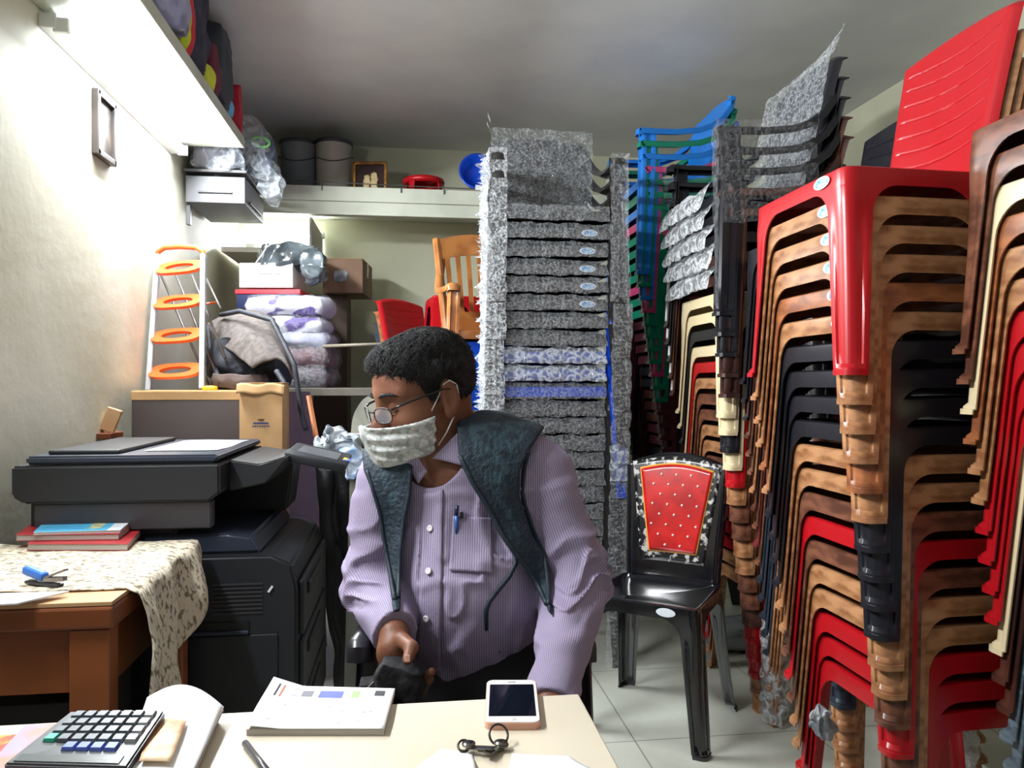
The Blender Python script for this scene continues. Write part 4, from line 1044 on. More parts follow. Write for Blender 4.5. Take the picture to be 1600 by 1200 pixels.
# round red stool on the loft
c = P(662, 285, 4.66); t = thing('red_stool', 'low round red plastic stool on the loft', 'stool', (c.x, c.y, LZ-.045))
bm = NB(); lathe(bm, [(0,.105),(.10,.107),(.122,.099),(.128,.085),(.124,.072),(.10,.068)], 36); obj('seat', bm, CM['red'], t)
for k in range(4):
    a = PI/4+k*PI/2+.15; bm = NB(); 
    def lf(u, v, a=a): r = .118+.010*v; th = a+(u-.5)*.36*(1-.25*v); return (r*math.cos(th), r*math.sin(th), .076*(1-v))
    gridm(bm, lf, 7, 5); o = obj('leg', bm, CM['red'], t, True); thicken(o, .006, 0)
# blue basin leaning on its side
c = P(745, 270, 4.66); t = thing('basin', 'deep blue plastic basin standing on its rim on the loft', 'basin', (c.x, c.y, LZ+.072))
bm = NB(); lathe(bm, [(0,0),(.075,0),(.085,.006),(.105,.075),(.114,.078),(.114,.084),(.100,.082),(.080,.012),(0,.010)], 40); obj('bowl', bm, CM['deep blue'], t, rot=(math.radians(80), 0, 0))
o = boxo('steel_blade', tuple(P(752,268,4.52)), (.07,.003,.03), m_white_metal, None, rot=(0,.1,-.1), label='small pale plastic strip in front of the blue basin', cat='strip', bev=.001)
o.location = (o.location.x, o.location.y, LZ-.029)
# cable along the loft edge
bm = NB(); tube(bm, [(XL+.6+.01*k, YB-.5205, 2.30+.003*math.sin(k)) for k in range(0)] or [(XL+.45,YB-.677,2.315),(-.2,YB-.677,2.308),(.3,YB-.677,2.302),(.9,YB-.677,2.298)], .003, 6)
for x in (-.5, -.05, .2, .42): box(bm, (x, YB-.677, 2.29), (.004,.012,.05))
o = obj('cable', bm, mat('dark_cable', (70,70,66), .6)); tag(o, 'thin dark cable clipped along the loft edge', 'cable')

# ------------------------------------------------------------------ small rack at the end of the left wall, things on the side loft
t = thing('wall_rack', 'grey metal rack with a drawer at the end of the left wall', 'rack', (XL+.16, 4.15, 2.0))
m_rk = mat('grey_rack', (72,72,74), .5)
boxo('top', (0,0,.19), (.30,.5,.015), m_rk, t); boxo('drawer', (0,0,.10), (.28,.48,.13), mat('grey_drawer', (74,74,78), .5), t); boxo('side_bracket', (-.135,-.20,-.02), (.02,.03,.10), m_rk, t)
boxo('handle', (.0,-.245,.085), (.16,.01,.008), m_rim, t); boxo('handle', (.145,0,.06), (.01,.3,.008), m_rim, t)
# bright niche shelf of the corner
t = thing('corner_shelf', 'white corner shelf with a raised side panel, brightly lit', 'shelf', (XL+.27, YB-.30, 1.93))
m_ws = mat('white_shelf', (235,232,226), .5); boxo('board', (0,0,0), (.50,.56,.03), m_ws, t)
boxo('side_panel', (.255,.0,.09), (.015,.56,.22), mat('grey_panel', (150,146,140), .6), t)
for k, (x, y, h_) in enumerate(((-.10,-.2,.03),(0,-.22,.025),(.1,-.2,.02),(.03,-.15,.035))):
    blob('small_parcel', (t.location.x+x, t.location.y+y, 1.945+h_*.5+.003), (.03,.02,h_*.5), m_paper, amp=.004, sub=4, seed=k, label='small white wrapped parcel, %s on the bright corner shelf' % ('leftmost','second from left','rightmost','nearer the panel')[k], cat='parcel', group='white parcels on the corner shelf')
t = thing('tube_light', 'lit tube under the loft in the back left corner above the white shelf', 'light', (XL+.30, YB-.10, 2.10))
bm = NB(); box(bm, (0,.03,.02), (.50,.03,.04), bev=.003); obj('housing', bm, m_white_metal, t)
bm = NB(); tube(bm, [(-.22,0,0), (.22,0,0)], .013, 12); obj('tube', bm, m_tube, t)
lamp('corner_tube_glow', (XL+.30, YB-.13, 2.09), (math.radians(-50), 0, 0), .4, .04, 9, (.93,.97,1))
# film bags on the small rack
m_bagfilm = film('grey_bag_film', col=(200,208,216), amount=.36, scale=14)
m_dkbag = mat('dark_folded_fabric', (44,44,62), .7, col2=(60,60,80), nscale=8)
c = (XL+.17, 4.08, 2.20)
t = thing('film_bag', 'clear plastic bag with dark and pale cloth on the small wall rack', 'bag', c)
blob('pale_cloth', (-.06,0,.08), (.07,.16,.075), mat('pale_lilac_fabric', (170,172,190), .7), t, .02, 9, 2, 5, .8); blob('dark_cloth', (.06,-.02,.075), (.05,.14,.06), m_dkbag, t, .014, 9, 3, 5, .7)
blob('film', (0,0,.09), (.155,.21,.10), m_bagfilm, t, .03, 9, 4, 6, .85)
t = thing('hanging_film_bag', 'greyish clear plastic bag hanging down right of the small wall rack', 'bag', tuple(P(415,270,3.95)))
blob('film', (0,0,.02), (.055,.05,.20), m_bagfilm, t, .04, 8, 14, 6, .9, rot=(0,-.25,0)); blob('cloth', (.0,.02,.09), (.045,.05,.10), mat('steel_blue_fabric', (92,104,122), .7), t, .02, 9, 15, 5)
LS = 2.327
def loftbag(px, py, z, s, m, lab, seed, rot=None, amp=.02, cat='bag'):
    p_ = P(px, py, z); return blob('folded_cloth' if cat == 'cloth' else 'bag', (XL+.24+.0, p_.y, LS+s[2]+.004), s, m, amp=amp, sc=9, seed=seed, sub=5, power=.8, rot=rot, label=lab, cat=cat)
m_lil = mat('lilac_film_bag', (168,172,206), .3, col2=(92,86,130), nscale=5, sharp=(.5,.6), bump=.4, bscale=18)
def yat(px):           # where the loft's front edge is seen at pixel column px
    t_ = (px-800)/FPX; x = XL+.30; r_ = (t_*cs+sn)/(cs-t_*sn); return x/r_
def put(px, wx, s, m, lab, seed, cat='bag', amp=.012, rot=None, xo=.0):
    nm = 'folded_cloth' if cat == 'cloth' else 'bag'
    return blob(nm, (XL+.32-s[0]-wx, yat(px), LS+s[2]+amp*.7), s, m, amp=amp, sc=9, seed=seed, sub=5, power=.8, rot=rot, label=lab, cat=cat)
put(262, -.02, (0.110,0.200,0.182), m_lil, 'lilac and blue clear bag, nearest on the side loft', 31, amp=.02)
put(290, .0, (0.120,0.050,0.143), mat('yellow_fabric', (200,214,40), .6), 'yellow folded cloth beside the lilac bag on the side loft', 32, 'cloth')
put(297, .0, (0.120,0.050,0.156), mat('red_fabric', (206,40,56), .6), 'bright red folded cloth between yellow and dark ones on the side loft', 33, 'cloth')
put(312, .0, (0.120,0.130,0.185), m_dkbag, 'dark purple-black bundle on the side loft', 34, amp=.02)
put(326, .0, (.12,.06,.05), mat('lime_fabric', (210,220,60), .6), 'lime green cloth end below the dark bundle', 35, 'cloth')
put(338, .0, (0.120,0.080,0.117), mat('wine_fabric', (110,30,60), .6), 'wine red folded cloth on the side loft', 36, 'cloth')
put(350, -.01, (0.100,0.130,0.185), mat('charcoal_bag_fabric', (58,64,72), .6), 'charcoal rounded bag on the side loft', 37, amp=.012)
put(359, .0, (.08,.05,.05), mat('sky_fabric', (110,180,226), .6), 'sky blue cloth end at the foot of the charcoal bag', 38, 'cloth')
put(373, .0, (0.060,0.050,0.117), mat('crimson_fabric', (190,30,56), .6), 'small crimson cloth at the far end of the side loft', 39, 'cloth')
t = thing('film_bag', 'white clear plastic bag at the end of the side loft', 'bag', tuple(P(385,208,3.85)))
blob('film', (0,0,0), (.09,.08,.08), m_bagfilm, t, .035, 9, 41, 6, .8)
bm = NB(); tube(bm, [(.08+.045*math.cos(a), 0, -.03+.022*math.sin(a)) for a in [k*2*PI/24 for k in range(24)]], .006, 8, closed=True); obj('green_ring', bm, mat('lime_cyan_plastic', (130,220,120), .3), t, rot=(.2,.2,-.2))

# picture frame on the left wall
t = thing('small_picture', 'small dark-framed picture hanging on the bright left wall', 'picture', (XL+.008, 2.935, 2.07))
m_fr = mat('grey_brown_frame', (46,38,34), .5)
bm = NB()
for (y, z_, sy_, sz_) in ((0,.105,.17,.022),(0,-.105,.17,.022),(-.075,0,.022,.23),(.075,0,.022,.23)): box(bm, (.004,y,z_), (.024,sy_,sz_), bev=.003)
obj('frame', bm, m_fr, t); boxo('print', (-.001,0,0), (.008,.14,.20), mat('faded_print', (84,74,66), .5, col2=(56,50,48), nscale=14), t)

# ------------------------------------------------------------------ floor litter
blob('plastic_sheet', (1.33, 3.0, .04) if False else tuple(P(1165,965,3.4).xy)+(.045,), (.22,.16,.035), mat('grey_plastic_sheet', (140,146,150), .35, col2=(110,116,122), nscale=9, bump=.5, bscale=16), amp=.02, sc=8, seed=51, sub=5, label='crumpled grey plastic sheet on the floor behind the black chair', cat='plastic sheet')
z = floor_z(1020); c = P(1185, 1020, z)
bm = NB(); box(bm, (0,0,.0006), (.155,.028,.0012)); t = thing('red_strip', 'narrow red printed strip lying on the floor', 'label strip', (c.x, c.y, 0), -YAW); obj('strip', bm, mat('red_strip', (176,44,56), .5, col2=(214,180,180), nscale=60, sharp=(.55,.6)), t)
z = floor_z(1077); c = P(1194, 1077, z); blob('black_scrap', (c.x, c.y, .004), (.028,.016,.003), m_blackcloth, amp=.001, sub=4, label='small black scrap on the floor left of the stacks', cat='scrap')
# film around the feet of the near stacks
def legfilm(px, py, z, s, seed, lab, rot=None):
    c = P(px, py, z); o = blob('leg_film', tuple(c), s, m_bagfilm2, amp=.018, sc=14, seed=seed, sub=6, power=.7, rot=rot, label=lab, cat='plastic film'); return o
m_bagfilm2 = film('leg_film', col=(214,220,226), amount=.5, scale=24, bump=1)
blob('leg_film', tuple(P(1286,1128,1.93)), (.022,.022,.035), m_crump, amp=.022, sc=26, seed=61, sub=5, label='torn white plastic scrap hooked on the red-topped stack\'s feet', cat='plastic film')

def sleeve_film(x, y, z0, z1, r, seed, lab):
    o = thing('leg_film', lab, 'plastic film', (x, y, z0)); bm = NB()
    def f(u, v):
        a = u*2*PI; q = Vector((math.cos(a)*r, math.sin(a)*r, (z1-z0)*v)); w_ = q*22+Vector((seed,0,0)); return q+noise.noise_vector(w_)*.014+noise.noise_vector(w_*2.3)*.007
    gridm(bm, f, 30, 26, closeu=True); q = obj('film', bm, m_bagfilm2, o, True); return o
sleeve_film(1.515, 1.95, .01, .40, .042, 3, 'clear crinkled film round the red-topped stack\'s far rear leg')
sleeve_film(1.225, 2.46, .01, .36, .045, 9, 'greyish film sleeve round a floor-standing leg left of the red-topped stack')
# ------------------------------------------------------------------ the seated man: signed distance shapes meshed with surface nets
def smin(a, b, k): h = np.maximum(k-np.abs(a-b), 0)/k; return np.minimum(a, b)-h*h*k*.25
def smax(a, b, k): return -smin(-a, -b, k)
def ell(p, c, r):
    q = p-np.array(c, 'f'); r = np.array(r, 'f'); k0 = np.sqrt(((q/r)**2).sum(-1)); k1 = np.sqrt(((q/(r*r))**2).sum(-1))+1e-9; return k0*(k0-1)/k1
def cone(p, a, b, ra, rb):
    a = np.array(a, 'f'); b = np.array(b, 'f'); ba = b-a; t = np.clip(((p-a)@ba)/(ba@ba), 0, 1); return np.linalg.norm(p-a-t[..., None]*ba, axis=-1)-(ra+(rb-ra)*t)
_H = np.random.default_rng(5).random((32,32,32)).astype('f')*2-1
def vnoise(p):
    i = np.floor(p).astype(int); f = p-i; f = f*f*(3-2*f); i &= 31; j = (i+1) & 31
    x0,y0,z0 = i[...,0],i[...,1],i[...,2]; x1,y1,z1 = j[...,0],j[...,1],j[...,2]; fx,fy,fz = f[...,0],f[...,1],f[...,2]
    L = lambda a, b, t: a+(b-a)*t
    return L(L(L(_H[x0,y0,z0],_H[x1,y0,z0],fx), L(_H[x0,y1,z0],_H[x1,y1,z0],fx), fy), L(L(_H[x0,y0,z1],_H[x1,y0,z1],fx), L(_H[x0,y1,z1],_H[x1,y1,z1],fx), fy), fz)
def nets(f, lo, hi, h, B=10):
    lo = np.array(lo, 'f'); hi = np.array(hi, 'f'); n = np.ceil((hi-lo)/h/B).astype(int)*B
    val = np.full(tuple(n+1), 1., 'f')
    nb = n//B; ii = np.stack(np.meshgrid(*[np.arange(k) for k in nb], indexing='ij'), -1).reshape(-1, 3)
    cen = lo+(ii+.5)*B*h; d = f(cen.astype('f')); lim = B*h*.5*1.75*1.35+.012
    off = np.stack(np.meshgrid(*[np.arange(B+1)]*3, indexing='ij'), -1).reshape(-1, 3)
    act = np.abs(d) < lim
    for b, dd in zip(ii[~act], d[~act]):
        if dd < 0: s0 = b*B; val[s0[0]:s0[0]+B+1, s0[1]:s0[1]+B+1, s0[2]:s0[2]+B+1] = -1.
    A = ii[act]
    for c0 in range(0, len(A), 400):
        ch = A[c0:c0+400]; idx = (ch[:, None]*B+off[None]).reshape(-1, 3)
        v = f((lo+idx*h).astype('f')); val[idx[:,0], idx[:,1], idx[:,2]] = v
    for ax in range(3):
        sl = [slice(None)]*3; sl[ax] = 0; val[tuple(sl)] = np.maximum(val[tuple(sl)], 1e-4); sl[ax] = -1; val[tuple(sl)] = np.maximum(val[tuple(sl)], 1e-4)
    s = val < 0; sh = np.array(val.shape)-1
    cnt = np.zeros(tuple(sh), np.int8)
    for c in np.ndindex(2,2,2): cnt += s[c[0]:c[0]+sh[0], c[1]:c[1]+sh[1], c[2]:c[2]+sh[2]]
    cells = np.argwhere((cnt > 0) & (cnt < 8)); vid = np.full(tuple(sh), -1, np.int64); vid[tuple(cells.T)] = np.arange(len(cells))
    acc = np.zeros((len(cells), 3)); wn = np.zeros(len(cells))
    corners = list(np.ndindex(2,2,2))
    for a in corners:
        for ax in range(3):
            if a[ax]: continue
            b = list(a); b[ax] = 1
            va = val[tuple((cells+a).T)]; vb = val[tuple((cells+b).T)]; m = (va < 0) != (vb < 0); t = np.where(m, va/np.where(m, va-vb, 1), 0)
            p = np.array(a, float)[None]+np.zeros((len(cells), 3)); p[:, ax] += t
            acc[m] += p[m]; wn[m] += 1
    V = lo+(cells+acc/wn[:, None])*h
    F = []
    for ax in range(3):
        o1, o2 = [(1,2),(2,0),(0,1)][ax]
        a = [slice(0,-1)]*3; e0 = s.copy()
        sl0 = [slice(None)]*3; sl0[ax] = slice(0,-1); sl1 = [slice(None)]*3; sl1[ax] = slice(1,None)
        ed = np.argwhere(s[tuple(sl0)] != s[tuple(sl1)])
        ed = ed[(ed[:, o1] > 0) & (ed[:, o2] > 0) & (ed[:, o1] < sh[o1]) & (ed[:, o2] < sh[o2])]
        u = np.zeros(3, int); u[o1] = 1; w_ = np.zeros(3, int); w_[o2] = 1
        q = np.stack([vid[tuple((ed-u-w_).T)], vid[tuple((ed-w_).T)], vid[tuple(ed.T)], vid[tuple((ed-u).T)]], 1)
        flip = ~s[tuple(ed.T)]; q[flip] = q[flip][:, ::-1]; F.append(q)
    F = np.concatenate(F); return V, F[(F >= 0).all(1)]
Rv = np.array([[cs, sn, 0], [-sn, cs, 0], [0, 0, 1]])          # viewer aligned -> world
def Vp(px, py, D): return np.array([(px-800)/FPX*D, D, H-(py-600)/FPX*D])
BASE = np.array([-.055, 1.50, 0.])
person = thing('person', 'seated man in lilac striped shirt, dark teal vest and patterned mask, looking left', 'person', tuple(Rv@BASE))
def place(name, V, F, m, parent=person, smooth_it=0, attr=None):
    W = (V-BASE)@Rv.T
    me = bpy.data.meshes.new(name); me.from_pydata(W.tolist(), [], F.tolist()); me.update()
    for p in me.polygons: p.use_smooth = True
    if attr is not None:
        a = me.attributes.new('stripe', 'FLOAT', 'POINT'); a.data.foreach_set('value', attr.astype('f'))
    o = link(name, me, m, parent)
    if smooth_it:
        md = o.modifiers.new('s', 'SMOOTH'); md.iterations = smooth_it; md.factor = .5
        bpy.context.view_layer.update(); me2 = bpy.data.meshes.new_from_object(o.evaluated_get(bpy.context.evaluated_depsgraph_get())); o.modifiers.clear(); o.data = me2; bpy.data.meshes.remove(me)
    return o
# head frame
HC = Vp(664, 618, 1.47); yaw_h = math.radians(56); pit = math.radians(16); roll = math.radians(0)
f0 = np.array([-math.sin(yaw_h), -math.cos(yaw_h), 0]); up0 = np.array([0, 0, 1.])
yh = f0*math.cos(pit)-up0*math.sin(pit); zh = up0*math.cos(pit)+f0*math.sin(pit); xh = np.cross(yh, zh)
M_h = np.stack([xh, yh, zh], 1).astype('f')                     # head -> viewer
toH = lambda p: (p-HC.astype('f'))@M_h
frH = lambda q: HC+np.asarray(q)@M_h.T
def skull(q):
    d = ell(q, (0,-.012,.032), (.076,.095,.082)); d = smin(d, ell(q, (0,.042,.028), (.060,.048,.060)), .03)
    return smin(d, ell(q, (0,.030,-.050), (.058,.056,.062)), .04)
def face(q):
    d = skull(q); ax = np.abs(q[..., 0]); m = np.stack([ax, q[..., 1], q[..., 2]], -1)
    d = smin(d, ell(q, (0,.068,-.092), (.027,.024,.020)), .03)
    d = smin(d, ell(m, (.036,.055,-.032), (.026,.030,.028)), .025)
    d = smin(d, cone(m, (0,.088,.024), (.045,.068,.024), .010, .008), .016)
    d = smax(d, -ell(m, (.032,.103,.004), (.019,.016,.012)), .010)
    d = smin(d, ell(m, (.031,.075,.003), (.0145,.0145,.012)), .004)
    d = smin(d, cone(q, (0,.090,.010), (0,.112,-.028), .008, .012), .012)
    d = smin(d, ell(m, (.011,.103,-.031), (.008,.010,.008)), .008)
    d = smin(d, ell(q, (0,.092,-.056), (.026,.012,.007)), .008); d = smin(d, ell(q, (0,.090,-.068), (.022,.012,.008)), .008)
    d = smax(d, -ell(q, (0,.105,-.0615), (.022,.008,.0016)), .003)
    # ears
    e = ell(m, (.080,-.010,-.006), (.011,.019,.033)); e = smin(e, ell(m, (.078,-.002,-.032), (.007,.010,.012)), .008)
    e = smax(e, -ell(m, (.090,-.005,-.002), (.009,.010,.020)), .006)
    return smin(d, e, .010)
NB_ = Vp(712, 742, 1.52)
def neck(p): return cone(p, frH((0,-.030,-.040)), NB_, .056, .064)
SL, SR = Vp(607,752,1.49), Vp(842,740,1.49)
EL, WL = Vp(584,912,1.475), Vp(616,990,1.30)
ER, WR_ = Vp(902,905,1.44), Vp(862,1100,1.19)
def torso(p):
    d = ell(p, Vp(730,800,1.52), (.172,.112,.165)); d = smin(d, ell(p, Vp(735,925,1.48), (.152,.135,.145)), .08)
    d = smin(d, ell(p, Vp(738,1048,1.53), (.168,.125,.10)), .08)
    d = smin(d, cone(p, SL+np.array([.03,0,0]), SR-np.array([.03,0,0]), .052, .055), .06)
    d = smin(d, cone(p, NB_+np.array([0,.02,.02]), (SL+SR)/2+np.array([.0,.02,.01]), .07, .09), .07)
    d = smin(d, cone(p, NB_+np.array([.0,.02,.015]), SR+np.array([-.03,.02,.01]), .045, .045), .05)
    return smin(d, cone(p, NB_+np.array([.0,.02,.015]), SL+np.array([.03,.02,.01]), .045, .045), .05)
def arms(p, o=0, k=.03):
    a = smin(cone(p, SL, EL, .050+o, .043+o), cone(p, EL, WL, .041+o, .027+o*.8), k)
    b = smin(cone(p, SR, ER, .053+o, .046+o), cone(p, ER, WR_, .044+o, .028+o*.8), k)
    return np.minimum(a, b)
HIPL, HIPR = np.array([-.165,1.50,.545]), np.array([.045,1.50,.545]); KL, KR = np.array([-.20,1.115,.545]), np.array([.085,1.105,.545]); AL, AR = np.array([-.19,1.17,.09]), np.array([.10,1.16,.09])
def legs(p, o=0):
    a = smin(cone(p, HIPL, KL, .082+o, .058+o), cone(p, KL, AL, .055+o, .040+o), .03); b = smin(cone(p, HIPR, KR, .082+o, .058+o), cone(p, KR, AR, .055+o, .040+o), .03)
    d = smin(a, b, .03); return smin(d, ell(p, (-.06,1.51,.545), (.17,.12,.085)), .04)
# right hand of the man holding a black pouch: palm up, thumb over it, fingers round it
def hand1(p):
    kn = Vp(612,1046,1.275)
    d = cone(p, WL, Vp(618,1012,1.285), .026, .030); d = smin(d, ell(p, Vp(618,1030,1.283), (.026,.020,.030)), .02)
    tb = [Vp(628,1000,1.265), Vp(643,1012,1.235), Vp(637,1031,1.215)]
    th = smin(cone(p, tb[0], tb[1], .0135, .0110), cone(p, tb[1], tb[2], .0110, .0088), .006); d = smin(d, th, .010)
    F_ = [[(613,1040,1.272),(632,1066,1.268),(658,1066,1.250),(674,1050,1.232)], [(611,1050,1.285),(630,1078,1.280),(656,1076,1.262),(671,1062,1.245)],
          [(608,1056,1.297),(627,1088,1.290),(650,1087,1.272),(662,1076,1.256)], [(606,1060,1.308),(622,1093,1.300),(640,1096,1.285),(650,1089,1.272)]]
    for k, ch in enumerate(F_):
        q = [Vp(*c) for c in ch]; r = (.0100,.0092,.0084,.0074); s_ = (1,1.02,.96,.86)[k]
        g = np.minimum(np.minimum(cone(p, q[0], q[1], r[0]*s_, r[1]*s_), cone(p, q[1], q[2], r[1]*s_, r[2]*s_)), cone(p, q[2], q[3], r[2]*s_, r[3]*s_))
        d = smin(d, g, .006)
    return d
# left hand resting on the thigh
def hand2(p):
    c = WR_+np.array([-.004,-.035,-.028]); d = cone(p, WR_, c, .026, .026); d = smin(d, ell(p, c+np.array([0,-.015,-.006]), (.040,.036,.016)), .02)
    for k in range(4):
        a = c+np.array([-.030+.020*k, -.040, -.008]); L = (.030,.034,.031,.024)[k]
        b = a+np.array([-.002,-L,-.002]); e = b+np.array([-.002,-L*.75,-.014])
        d = smin(d, np.minimum(cone(p, a, b, .0095, .0088), cone(p, b, e, .0088, .0072)), .006)
    a = c+np.array([-.036,-.005,-.004]); b = a+np.array([-.022,-.026,-.004]); e = b+np.array([-.004,-.026,-.006])
    return smin(d, smin(cone(p, a, b, .0125, .0105), cone(p, b, e, .0105, .0082), .006), .012)
def foot(p):
    d = np.full(p.shape[:-1], 9., 'f')
    for A_ in (AL, AR): d = np.minimum(d, smin(cone(p, A_, A_+np.array([0,0,-.04]), .038, .034), cone(p, A_+np.array([0,.02,-.05]), A_+np.array([0,-.15,-.058]), .036, .026), .03))
    return np.maximum(d, .002-p[..., 2])
def body(p):
    d = smin(face(toH(p)), neck(p), .025); d = smin(d, torso(p)+.006, .035); d = smin(d, arms(p, -.006), .03)
    d = smin(d, legs(p, -.008), .04); d = smin(d, hand1(p), .008); d = smin(d, hand2(p), .010); return smin(d, foot(p), .02)
m_skin = mat('skin', (128,84,62), .5, spec=.35, col2=(112,70,52), nscale=14, bump=.06, bscale=180, sss=.06)
V, F = nets(body, (-.42,1.0,0), (.25,1.72,1.27), .0034)
body_o = place('body', V, F, m_skin, smooth_it=2)

# clothes
lo_s, hi_s = (-.42,1.12,.46), (.26,1.74,1.08)
def folds(p):
    # creases across the sleeves, drape over the belly
    w1 = vnoise(p*np.array([9,9,26], 'f')+np.array([3,7,1])+vnoise(p*11)[..., None]*1.2)
    w2 = vnoise(p*np.array([26,14,11], 'f')+9+vnoise(p*9+5)[..., None]*1.5)
    return w1, w2
def arm_only(p, o): return arms(p, o, .02)
def shirt_d(p):
    w1, w2 = folds(p); t = torso(p)-.004; a = arm_only(p, .011)
    rid = lambda w: 1-np.minimum(1, np.abs(w)*3.0)
    # elbow creases
    ce = np.minimum(np.linalg.norm(p-EL, axis=-1), np.linalg.norm(p-ER, axis=-1)); ce = np.exp(-(ce/.09)**2)
    t = t-.006*rid(w2)-.004*w1
    a = a-(.006+.009*ce)*rid(w1)-.004*w2
    return smin(t, a, .018)
def shirt(p):
    d = shirt_d(p)
    d = np.maximum(d, -(cone(p, frH((0,-.03,-.02)), NB_+np.array([-.022,-.055,.012]), .072, .050)))        # neck opening
    hem = .600+.42*np.clip(p[..., 0]+.14, 0, .25); isarm = np.minimum(np.minimum(cone(p, SR, ER, .075, .075), cone(p, ER, WR_, .075, .06)), np.minimum(cone(p, SL, EL, .07, .07), cone(p, EL, WL, .065, .055)))
    d = np.maximum(d, np.minimum(hem-p[..., 2], isarm) if True else d)
    d = smax(d, -cone(p, Vp(668,698,1.40), NB_+np.array([-.01,0,0]), .064, .060), .006); d = smax(d, -cone(p, Vp(676,712,1.36), Vp(688,734,1.36), .026, .006), .004)
    for (e, w_) in ((EL, WL), (ER, WR_)):
        ax = (w_-e)/np.linalg.norm(w_-e); s_ = (p-w_)@ax.astype('f')-.0
        near = np.linalg.norm(p-w_, axis=-1) < .10; d = np.where(near, np.maximum(d, s_), d)
    return d
V, F = nets(shirt, lo_s, hi_s, .0038)
# stripe coordinate: across the cloth, following sleeves
def stripe(Vv):
    p = Vv.astype('f'); dt = torso(p); out = p[:, 0].copy()
    parts = []
    for a, b in ((SL, EL), (EL, WL), (SR, ER), (ER, WR_)):
        ax = (b-a)/np.linalg.norm(b-a); e1 = np.cross(ax, [0,1,0]); e1 /= np.linalg.norm(e1); e2 = np.cross(ax, e1)
        q = p-a; parts.append((cone(p, a, b, .05, .045), np.arctan2(q@e2, q@e1)*.055))
    D_ = np.stack([x[0] for x in parts]); k = D_.argmin(0); dm = D_.min(0); val = np.choose(k, [x[1] for x in parts])
    return np.where(dm < dt-.002, val, out)
m_shirt = mat('lilac_striped_cloth', (160,146,176), .75, bump=.1, bscale=220)
nt = m_shirt.node_tree; bs = nt.nodes['Principled BSDF']; at_ = nt.nodes.new('ShaderNodeAttribute'); at_.attribute_name = 'stripe'
mu = nt.nodes.new('ShaderNodeMath'); mu.operation = 'MULTIPLY'; mu.inputs[1].default_value = 2*PI/.0042; nt.links.new(at_.outputs['Fac'], mu.inputs[0])
si = nt.nodes.new('ShaderNodeMath'); si.operation = 'SINE'; nt.links.new(mu.outputs[0], si.inputs[0])
rp = nt.nodes.new('ShaderNodeValToRGB'); rp.color_ramp.elements[0].position = .35; rp.color_ramp.elements[1].position = .62; rp.color_ramp.elements[0].color = srgb(162,150,174); rp.color_ramp.elements[1].color = srgb(126,115,144)
mr = nt.nodes.new('ShaderNodeMapRange'); mr.inputs[1].default_value = -1; nt.links.new(si.outputs[0], mr.inputs[0]); nt.links.new(mr.outputs[0], rp.inputs[0]); nt.links.new(rp.outputs[0], bs.inputs['Base Color'])
shirt_o = place('shirt', V, F, m_shirt, attr=stripe(V))
# trousers
def trous(p):
    w1, w2 = folds(p*1.3); d = smin(legs(p, .004), torso(p)-.001, .03)-.004*np.abs(w1)-.003*w2; d = np.maximum(d, p[..., 2]-(.625+.42*np.clip(p[..., 0]+.14, 0, .25))); return np.maximum(d, .10-p[..., 2])
V, F = nets(trous, (-.36,1.0,.06), (.26,1.72,.78), .006)
m_trous = mat('charcoal_trousers', (44,43,46), .85, bump=.15, bscale=150); place('trousers', V, F, m_trous)
def shoes(p): return np.maximum(np.maximum(foot(p)-.006, p[..., 2]-.085), .001-p[..., 2])
V, F = nets(shoes, (-.30,.94,-.01), (.20,1.26,.10), .005); m_shoe = mat('black_shoe', (22,20,20), .35); place('shoe', V[V[:,0] < 10], F, m_shoe)

# polygon helper in view pixels
def polysd(px, py, poly_):
    P2 = np.array(poly_, float); n = len(P2); d = np.full(px.shape, 1e9); inside = np.zeros(px.shape, bool)
    for i in range(n):
        a, b = P2[i], P2[(i+1) % n]; e = b-a; wx, wy = px-a[0], py-a[1]; t = np.clip((wx*e[0]+wy*e[1])/(e@e), 0, 1)
        d = np.minimum(d, (wx-e[0]*t)**2+(wy-e[1]*t)**2)
        c = ((a[1] > py) != (b[1] > py)) & (px < (b[0]-a[0])*(py-a[1])/(b[1]-a[1]+1e-12)+a[0]); inside ^= c
    d = np.sqrt(d); return np.where(inside, -d, d)
VLp = [(560,640),(640,640),(618,700),(645,728),(642,770),(634,805),(627,875),(626,955),(614,957),(606,896),(596,840),(590,801),(578,760),(568,735)]
VRp = [(712,640),(870,640),(830,700),(813,735),(812,777),(834,840),(853,868),(861,917),(861,965),(838,912),(813,877),(785,842),(757,788),(736,755),(716,712)]
BKp = [(560,640),(870,640),(830,700),(813,735),(815,777),(834,840),(861,917),(861,1000),(606,1000),(606,896),(590,801),(568,735)]
def vest(p):
    base = smin(torso(p), arm_only(p, -.004), .03)
    w = vnoise(p*np.array([60,60,60], 'f')); w2 = vnoise(p*np.array([16,16,22], 'f'))
    sh = np.abs(base-.019-.002*w2)-.0065-.0012*w
    X, D_, Z = p[..., 0], p[..., 1], p[..., 2]; px = 800+X/D_*FPX; py = 600-(Z-H)/D_*FPX
    fr = np.minimum(polysd(px, py, VLp), polysd(px, py, VRp))/FPX*D_; bk = polysd(px, py, BKp)/FPX*D_
    reg = np.where(D_ < 1.50, fr, np.minimum(fr, bk))
    reg = np.maximum(reg, -(cone(p, frH((0,-.03,-.02)), NB_+np.array([-.005,-.01,-.01]), .070, .064)))
    return smax(sh, reg, .006)
V, F = nets(vest, (-.42,1.28,.60), (.14,1.74,1.08), .0036)
m_vest = mat('dark_teal_quilted', (42,66,78), .7, col2=(22,40,52), nscale=55, ndetail=3, sharp=(.42,.58), bump=.5, bscale=120)
vpx = 800+V[:,0]/V[:,1]*FPX; vpy = 600-(V[:,2]-H)/V[:,1]*FPX
